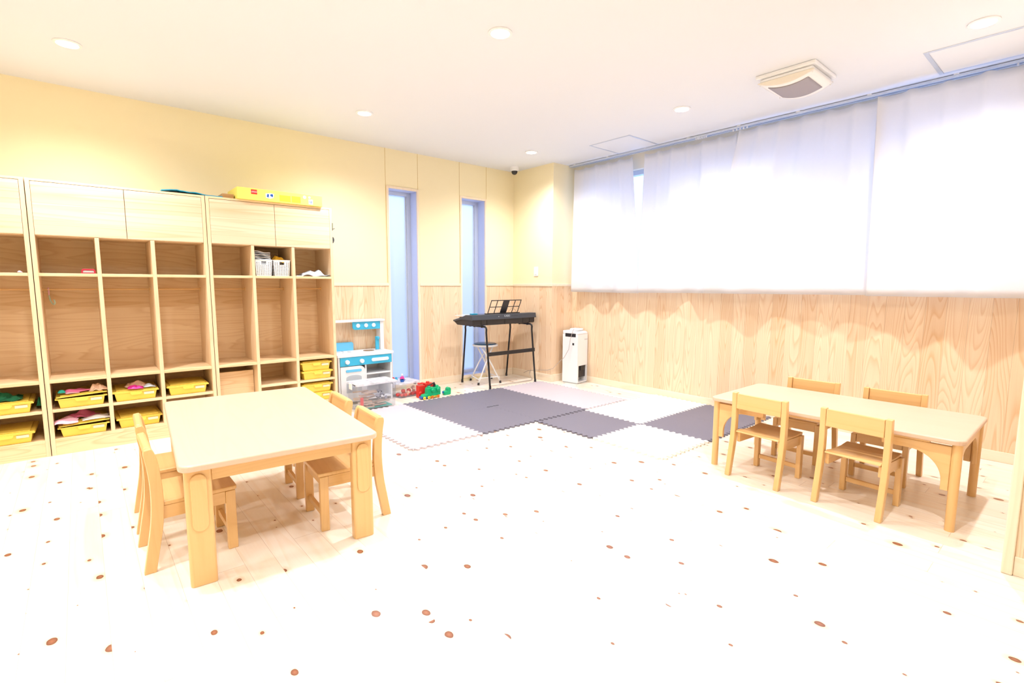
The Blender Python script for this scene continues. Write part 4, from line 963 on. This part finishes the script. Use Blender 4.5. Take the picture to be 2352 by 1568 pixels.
for k, (dx, dy, dz) in enumerate(((0.085, -0.055, 0.058), (-0.03, -0.082, 0.045), (0.095, -0.03, 0.08))):
    a = 0.13; x = 2.492+dx*0.84*math.cos(a)-dy*math.sin(a); y = 4.610+dx*math.sin(a)+dy*math.cos(a)
    bm = nb(); lathe(bm, [(0.014, -0.018), (0.016, -0.014), (0.016, 0.014), (0.014, 0.018)], seg=20); o = link('wooden_slice', bm, 'peach', None, smooth=False); o.location = (x, y, dz); o.rotation_euler = (0.5, 0.3*k, 0); tag(o, 'pale wooden toy piece among the red toy fruit', 'toy food', 'pale wooden toy food pieces')
# toys on the lid
t = thing('toy_cup', 'blue toy cup holding a pink and white toy on the smaller container lid', 'toy cup', (2.425, 4.540, 0.1605))
bm = nb(); lathe(bm, [(0.017, 0), (0.0225, 0.026), (0.0245, 0.028), (0.020, 0.028), (0.0165, 0.004)], seg=24); link('cup_body', bm, 'navy', t, smooth=False)
bm = nb(); tube(bm, [(0.021, 0, 0.024), (0.032, 0, 0.023), (0.033, 0, 0.014), (0.019, 0, 0.008)], 0.003, 8); link('cup_handle', bm, 'navy', t)
o = crumple('pink_toy', 'magenta', 'frilly magenta toy with a white knob standing in the blue toy cup', 'toy', (2.425, 4.540, 0.1895), 0.038, 0.036, 0.040, 15, freq=60)
bm = nb(); lathe(bm, [(0.004, 0), (0.009, 0.006), (0.010, 0.014), (0.006, 0.022), (0.001, 0.024)], seg=16); k_ = link('toy_knob', bm, 'whiteplastic', o, smooth=True); k_.location = (0, 0, 0.032)
bm = nb(); lathe(bm, [(0.010, 0), (0.012, 0.012), (0.010, 0.026), (0.004, 0.030)], seg=16); o = link('toy_peg', bm, 'red', None, smooth=True); o.location = (2.400, 4.68, 0.1605); tag(o, 'small red peg toy on the smaller container lid', 'toy')
bm = nb(); prism(bm, [(-0.010, 0), (0.016, 0), (0.010, 0.030), (-0.006, 0.030)], 'y', -0.008, 0.008); o = link('toy_peg', bm, 'blue', None, 0.002); o.location = (2.425, 4.67, 0.1605); tag(o, 'small blue wedge toy beside the red peg', 'toy')

# ------------------------------------------------------------------ toy train and blocks
t = thing('toy_train', 'green block toy train with yellow and orange wheels by the foam mat', 'toy train', (2.640, 4.335, 0.0))
bm = nb(); prism(bm, [(-0.115, 0.030), (-0.100, 0.046), (-0.062, 0.052), (-0.058, 0.100), (-0.052, 0.112), (0.090, 0.112), (0.094, 0.104), (0.094, 0.028), (-0.110, 0.022)], 'y', -0.028, 0.028)
for x in (-0.030, 0.062): lathe(bm, [(0.020, 0.112), (0.020, 0.122), (0.014, 0.127), (0.004, 0.128)], (x, 0, 0), 20)
lathe(bm, [(0.015, -0.050), (0.019, -0.044), (0.019, -0.028)], (-0.004, 0, 0.085), 20, 'y'); lathe(bm, [(0.015, -0.050), (0.019, -0.044), (0.019, -0.028)], (0.060, 0, 0.088), 20, 'y')
link('train_body', bm, 'green', t, 0.005)
bm = nb(); box(bm, -0.130, -0.035, -0.026, 0.026, 0.010, 0.030); link('front_chassis', bm, 'navy', t, 0.004)
bm = nb(); box(bm, -0.030, 0.085, -0.024, 0.024, 0.012, 0.026); link('rear_chassis', bm, 'lemon', t, 0.003)
for x, m_ in ((-0.098, 'lemon'), (-0.046, 'lemon'), (-0.008, 'orange'), (0.062, 'orange')):
    for s in (-1, 1):
        bm = nb(); y = s*0.028; lathe(bm, [(0.0145, 0), (0.0155, 0.003*1), (0.0145, 0.008), (0.005, 0.009)] if s > 0 else [(0.005, -0.009), (0.0145, -0.008), (0.0155, -0.003), (0.0145, 0)], (x, y, 0.0158), 22, 'y'); w_ = link('wheel', bm, m_, t)
        bm = nb(); lathe(bm, [(0.004, 0), (0.004, s*0.0015)] if s > 0 else [(0.004, -0.0015), (0.004, 0)], (x, y+s*0.009, 0.0158), 12, 'y'); link('hub', bm, 'black', w_)
bm = nb(); prism(bm, [(0.020, 0.112), (0.040, 0.112), (0.046, 0.140), (0.030, 0.156), (0.020, 0.150), (0.028, 0.135)], 'y', -0.010, 0.010); prism(bm, [(-0.050, 0.128), (-0.046, 0.122), (0.040, 0.152), (0.036, 0.160)], 'y', -0.008, 0.008); link('crane_arm', bm, 'black', t, 0.002)
t = thing('toy_block', 'red toy block pile behind the green toy train', 'toy block', (2.600, 4.430, 0.0))
bm = nb(); box(bm, -0.065, 0.010, -0.03, 0.03, 0.0, 0.125)
for x in (-0.045, -0.010): lathe(bm, [(0.018, 0.135), (0.018, 0.148), (0.012, 0.151)], (x, 0, 0), 18)
lathe(bm, [(0.012, -0.044), (0.018, -0.038), (0.018, -0.03)], (-0.050, 0, 0.050), 18, 'y'); link('tall_block', bm, 'red', t, 0.004)
bm = nb(); box(bm, 0.014, 0.105, -0.03, 0.03, 0.0, 0.140); lathe(bm, [(0.018, 0.140), (0.018, 0.153), (0.012, 0.156)], (0.055, 0, 0), 18); link('wide_block', bm, 'red', t, 0.004)
t = thing('toy_block', 'rounded green toy block alone on the floor right of the toy train', 'toy block', (2.846, 4.372, 0.0))
bm = nb(); prism(bm, [(-0.040, 0.006), (-0.030, 0.0), (0.034, 0.0), (0.041, 0.010), (0.042, 0.060), (0.034, 0.074), (0.018, 0.079), (0.000, 0.072), (-0.004, 0.058), (-0.004, 0.044), (-0.030, 0.042), (-0.040, 0.034)], 'y', -0.024, 0.024); link('block_body', bm, 'green', t, 0.006)
bm = nb(); lathe(bm, [(0.006, -0.052), (0.012, -0.048), (0.012, -0.0405)], (0, 0, 0.030), 18, 'x'); link('block_stud', bm, 'navy', t)

# ------------------------------------------------------------------ keyboard, stand and stool
t = thing('keyboard_stand', 'black tubular keyboard stand with a flat cross bar', 'keyboard stand', (3.692, 4.545, 0))
ZT = 0.692
for s in (-1, 1):
    x = s*0.338; pts = [(x, -0.262, 0.012), (x-s*0.0, -0.195, 0.62)] + [(x, -0.165+0.0-0.035*math.cos(a), ZT-0.046+0.036*math.sin(a)) for a in [PI/2*i/5 for i in range(1, 6)]] + [(x, 0.165+0.035*math.sin(a), ZT-0.046+0.036*math.cos(a)) for a in [PI/2*i/5 for i in range(0, 5)]] + [(x, 0.195, 0.62), (x, 0.268, 0.012)]
    bm = nb(); tube(bm, pts, 0.0105, 14); link('leg_frame', bm, 'blackmetal', t, smooth=True)
    for y in (-0.262, 0.268):
        bm = nb(); lathe(bm, [(0.0125, 0), (0.0135, 0.004), (0.012, 0.035)], (x, y, 0.0), 16); link('foot_cap', bm, 'black', t)
bm = nb(); v = box(bm, -0.350, 0.350, -0.240, -0.222, 0.362, 0.403); link('cross_bar', bm, 'blackmetal', t, 0.002)
bm = nb()
for s in (-1, 1):
    for y in (-0.12, 0.02, 0.10): box(bm, s*0.338-0.012, s*0.338+0.012, y-0.008, y+0.008, ZT-0.024, ZT+0.004)
link('screw_plate', bm, 'blackmetal', t, 0.001)
t = thing('electronic_keyboard', 'black electronic keyboard on a stand in the corner, its back to the room', 'keyboard', (3.640, 4.54, ZT+0.0045))
bm = nb(); prism(bm, [(-0.165, 0.012), (-0.150, 0.0), (0.120, 0.0), (0.178, 0.030), (0.180, 0.045), (0.165, 0.055), (0.030, 0.066), (-0.165, 0.066)], 'x', -0.455, 0.455); link('lower_case', bm, 'black', t, 0.003)
bm = nb(); prism(bm, [(-0.182, 0.062), (-0.172, 0.118), (-0.060, 0.116), (0.030, 0.086), (0.034, 0.060), (-0.05, 0.064)], 'x', -0.470, 0.470); link('upper_case', bm, 'graphite', t, 0.004)
for s in (-1, 1):
    bm = nb(); prism(bm, [(0.030, 0.060), (0.030, 0.086), (0.178, 0.052), (0.184, 0.044), (0.170, 0.034)], 'x', s*0.470, s*0.448); link('end_block', bm, 'graphite', t, 0.003)
bm = nb(); nk = 36
for k in range(nk):
    a = -0.444+0.888*k/nk; prism(bm, [(0.034, 0.062), (0.034, 0.083), (0.176, 0.068), (0.176, 0.046)], 'x', a+0.0006, a+0.888/nk-0.0006)
o = link('white_key', bm, 'paper', t, 0.0006); o['label'] = 'row of white keys'
bm = nb()
for k in range(nk-1):
    if k % 7 in (2, 6): continue
    a = -0.444+0.888*(k+1)/nk; prism(bm, [(0.034, 0.0838), (0.034, 0.094), (0.118, 0.086), (0.124, 0.0748)], 'x', a-0.0065, a+0.0065)
link('black_key', bm, 'black', t, 0.0008)
bm = nb()
for x in (-0.335, -0.255, 0.0, 0.27, 0.375): box(bm, x-0.003, x+0.003, -0.170, -0.164, 0.002, 0.062)
link('case_rib', bm, 'black', t)
text('maker_mark', 'CASIO', 0.030, 'grey', t, (0.020, -0.1795, 0.096), (PI/2-0.17, 0, 0))
bm = nb(); lathe(bm, [(0.004, -0.004), (0.004, 0)], (-0.100, -0.176, 0.092), 14, 'y'); link('back_socket', bm, 'grey', t)
bm = nb()
for x in (0.075, 0.105, 0.125, 0.145): lathe(bm, [(0.004, -0.003), (0.004, 0)], (x+0.03, -0.176, 0.097), 12, 'y')
link('jack_hole', bm, 'black', t)
bm = nb(); box(bm, -0.085, 0.085, -0.062, 0.062, 0, 0.010); o = link('booklet', bm, 'paper', None, 0.001); o.location = (3.262, 4.632, ZT+0.0045+0.0995); o.rotation_euler = (-0.07, 0, 0.05); tag(o, 'white booklet lying on the left end of the keyboard keys', 'booklet')
# music rest
mr = thing('music_rest', 'black plastic music rest with eight openings standing on the keyboard', 'music rest', (3.665, 4.445, ZT+0.0045+0.117)); 
mr.parent = None
tilt = math.radians(26)
def MRp(u, v, th=0.0): return (u, -v*math.sin(tilt)+th*math.cos(tilt), v*math.cos(tilt)+th*math.sin(tilt))
def slab(bm, u0, u1, v0, v1, th=0.005):
    P = [MRp(u0, v0), MRp(u1, v0), MRp(u1, v1), MRp(u0, v1), MRp(u0, v0, th), MRp(u1, v0, th), MRp(u1, v1, th), MRp(u0, v1, th)]
    v = [bm.verts.new(p) for p in P]
    for f in ((0,3,2,1),(4,5,6,7),(0,1,5,4),(1,2,6,5),(2,3,7,6),(3,0,4,7)): bm.faces.new([v[i] for i in f])
HH = 0.175; WW = 0.222
bm = nb()
slab(bm, -WW, WW, HH-0.010, HH); slab(bm, -WW, WW, 0.0, 0.012)
for a in (-WW, WW-0.009): slab(bm, a, a+0.009, 0.012, HH-0.010)
slab(bm, -0.045, 0.045, 0.012, HH-0.010, 0.006)
for s in (-1, 1):
    slab(bm, s*0.130-0.0045, s*0.130+0.0045, 0.012, HH-0.010); slab(bm, min(s*0.045, s*0.213), max(s*0.045, s*0.213), HH*0.50-0.004, HH*0.50+0.004)
link('rest_frame', bm, 'black', mr, 0.001)
bm = nb(); box(bm, -0.250, 0.245, -0.018, 0.020, 0.0, 0.010); link('rest_foot', bm, 'black', mr, 0.002)
bm = nb(); box(bm, -0.04, 0.04, -0.02, 0.02, 0, 0.014); o = link('sound_module', bm, 'bluesheet', None, 0.003); o.location = (3.265, 4.46, ZT+0.122); tag(o, 'small dark blue pad on the left end of the keyboard', 'pad')
bm = nb(); tube(bm, [(3.305, 4.46, ZT+0.126), (3.36, 4.45, ZT+0.128), (3.42, 4.455, ZT+0.127), (3.47, 4.46, ZT+0.132)], 0.0016, 6); tag(link('thin_cable', bm, 'black', None), 'thin cable from the blue pad to the music rest', 'cable')
bm = nb(); tube(bm, [(3.77, 4.47, ZT+0.140), (3.80, 4.45, ZT+0.180), (3.84, 4.44, ZT+0.165), (3.87, 4.44, ZT+0.135)], 0.0013, 6); tag(link('thin_wire', bm, 'black', None), 'thin curled wire behind the music rest openings', 'cable')

t = thing('folding_stool', 'round folding stool with white legs and dark blue seat under the keyboard', 'stool', (3.575, 4.660, 0))
bm = nb(); lathe(bm, [(0.142, 0.428), (0.150, 0.436), (0.150, 0.446), (0.142, 0.450)], seg=44); link('seat_rim', bm, 'white', t, smooth=False)
bm = nb(); lathe(bm, [(0.132, 0.4502), (0.136, 0.456), (0.120, 0.463), (0.05, 0.466)], seg=44); link('seat_cushion', bm, 'seatblue', t, smooth=True)
FT = [(-0.175, -0.105), (0.100, -0.155), (0.180, 0.110), (-0.080, 0.175)]
tops = [(0.075, -0.055), (-0.095, -0.055), (-0.075, 0.055), (0.095, 0.055)]
pairs = [(0, 0), (1, 1), (2, 2), (3, 3)]
for (fx, fy), (tx, ty) in zip(FT, tops):
    bm = nb(); tube(bm, [(fx, fy, 0.02), ((fx*0.55+tx*0.45), (fy*0.55+ty*0.45)+0.0, 0.22), (tx, ty, 0.43)], 0.0085, 12); link('leg', bm, 'white', t, smooth=True)
    bm = nb(); tube(bm, [(fx*1.03, fy*1.03, 0.0), (fx, fy, 0.026)], 0.0125, 12); link('foot_cap', bm, 'black', t)
bm = nb(); tube(bm, [(FT[0][0]*0.95, FT[0][1]*0.95, 0.06), (FT[3][0]*0.95, FT[3][1]*0.95, 0.06)], 0.006, 10); link('cross_tube', bm, 'white', t)
bm = nb(); tube(bm, [(FT[1][0]*0.95, FT[1][1]*0.95, 0.06), (FT[2][0]*0.95, FT[2][1]*0.95, 0.06)], 0.006, 10); link('cross_tube', bm, 'white', t)
bm = nb(); tube(bm, [(FT[0][0]*0.95, FT[0][1]*0.95, 0.075), (FT[1][0]*0.95, FT[1][1]*0.95, 0.075)], 0.006, 10); link('cross_tube', bm, 'white', t)

# ------------------------------------------------------------------ air purifier
t = thing('air_purifier', 'white floor-standing air purifier with black openings beside the corner column', 'air purifier', (4.395, 3.990, 0), math.radians(8))
a, b, hh = 0.102, 0.106, 0.605
bm = nb()
# shell built around the lower opening on the -y face
box(bm, -a, a, -b+0.10, b, 0.012, hh-0.03)
box(bm, -a, a, -b, -b+0.10, 0.210, hh-0.03); box(bm, -a, -a+0.022, -b, -b+0.10, 0.012, 0.210); box(bm, a-0.012, a, -b, -b+0.10, 0.012, 0.210); box(bm, -a+0.022, a-0.012, -b, -b+0.10, 0.012, 0.022)
bmesh.ops.remove_doubles(bm, verts=bm.verts, dist=1e-5)
link('housing', bm, 'whiteplastic', t)
bm = nb(); prism(bm, [(-b, hh-0.03), (b, hh-0.03), (b, hh+0.010), (-b+0.03, hh), (-b, hh-0.012)], 'x', -a, a); link('top_cover', bm, 'whiteplastic', t, 0.006)
bm = nb(); box(bm, -a+0.006, a-0.006, -b+0.006, b-0.006, 0, 0.012); link('base', bm, 'grey', t, 0.003)
bm = nb(); box(bm, -a+0.0225, a-0.0125, -b+0.02, -b+0.0995, 0.070, 0.2095); box(bm, -0.02, 0.05, -b+0.010, -b+0.02, 0.150, 0.205); link('tank_bay', bm, 'black', t, 0.002)
bm = nb(); box(bm, -a-0.0015, -a+0.004, -b+0.030, b-0.035, hh-0.062, hh-0.020); o = link('air_grille', bm, 'black', t, 0.004); o['label'] = 'black air outlet grille'
bm = nb(); box(bm, -a-0.0012, -a+0.002, -0.055, -0.030, 0.448, 0.475); link('sensor_window', bm, 'black', t, 0.002)
bm = nb(); box(bm, -0.02, a-0.005, -0.05, 0.07, hh+0.004, hh+0.030); link('carry_handle', bm, 'whiteplastic', t, 0.010)
bm = nb(); box(bm, 0.035, a-0.006, -b-0.0015, -b+0.003, hh-0.100, hh-0.085); link('side_grip', bm, plain('pale_grey', (0.62, 0.64, 0.68), 0.5), t, 0.002)
bm = nb(); pts = [(4.36, 3.98, 0.632), (4.29, 3.935, 0.615), (4.268, 3.95, 0.52), (4.270, 3.975, 0.40), (4.240, 4.02, 0.30), (4.215, 4.08, 0.24), (4.205, 4.10, 0.215), (4.17, 4.13, 0.165), (4.150, 4.20, 0.140), (4.150, 4.40, 0.115), (4.152, 4.55, 0.085), (4.150, 4.62, 0.050)]
tube(bm, pts, 0.0028, 8); tag(link('power_cord', bm, 'cord', None, smooth=True), 'thin grey cord running from the air purifier around the corner column', 'cord')
bm = nb(); pts = [(3.47, 4.42, 0.004), (3.62, 4.405, 0.003), (3.80, 4.395, 0.003), (3.97, 4.390, 0.003), (4.08, 4.395, 0.003), (4.13, 4.45, 0.010), (4.152, 4.52, 0.05), (4.155, 4.50, 0.10)]
tube(bm, pts, 0.0026, 8); tag(link('floor_cable', bm, 'cord', None, smooth=True), 'thin brown cable lying across the floor under the keyboard', 'cable')

# round off bevel shading
for o in list(C.objects):
    if o.type == 'MESH' and any(m_.type == 'BEVEL' for m_ in o.modifiers):
        pass
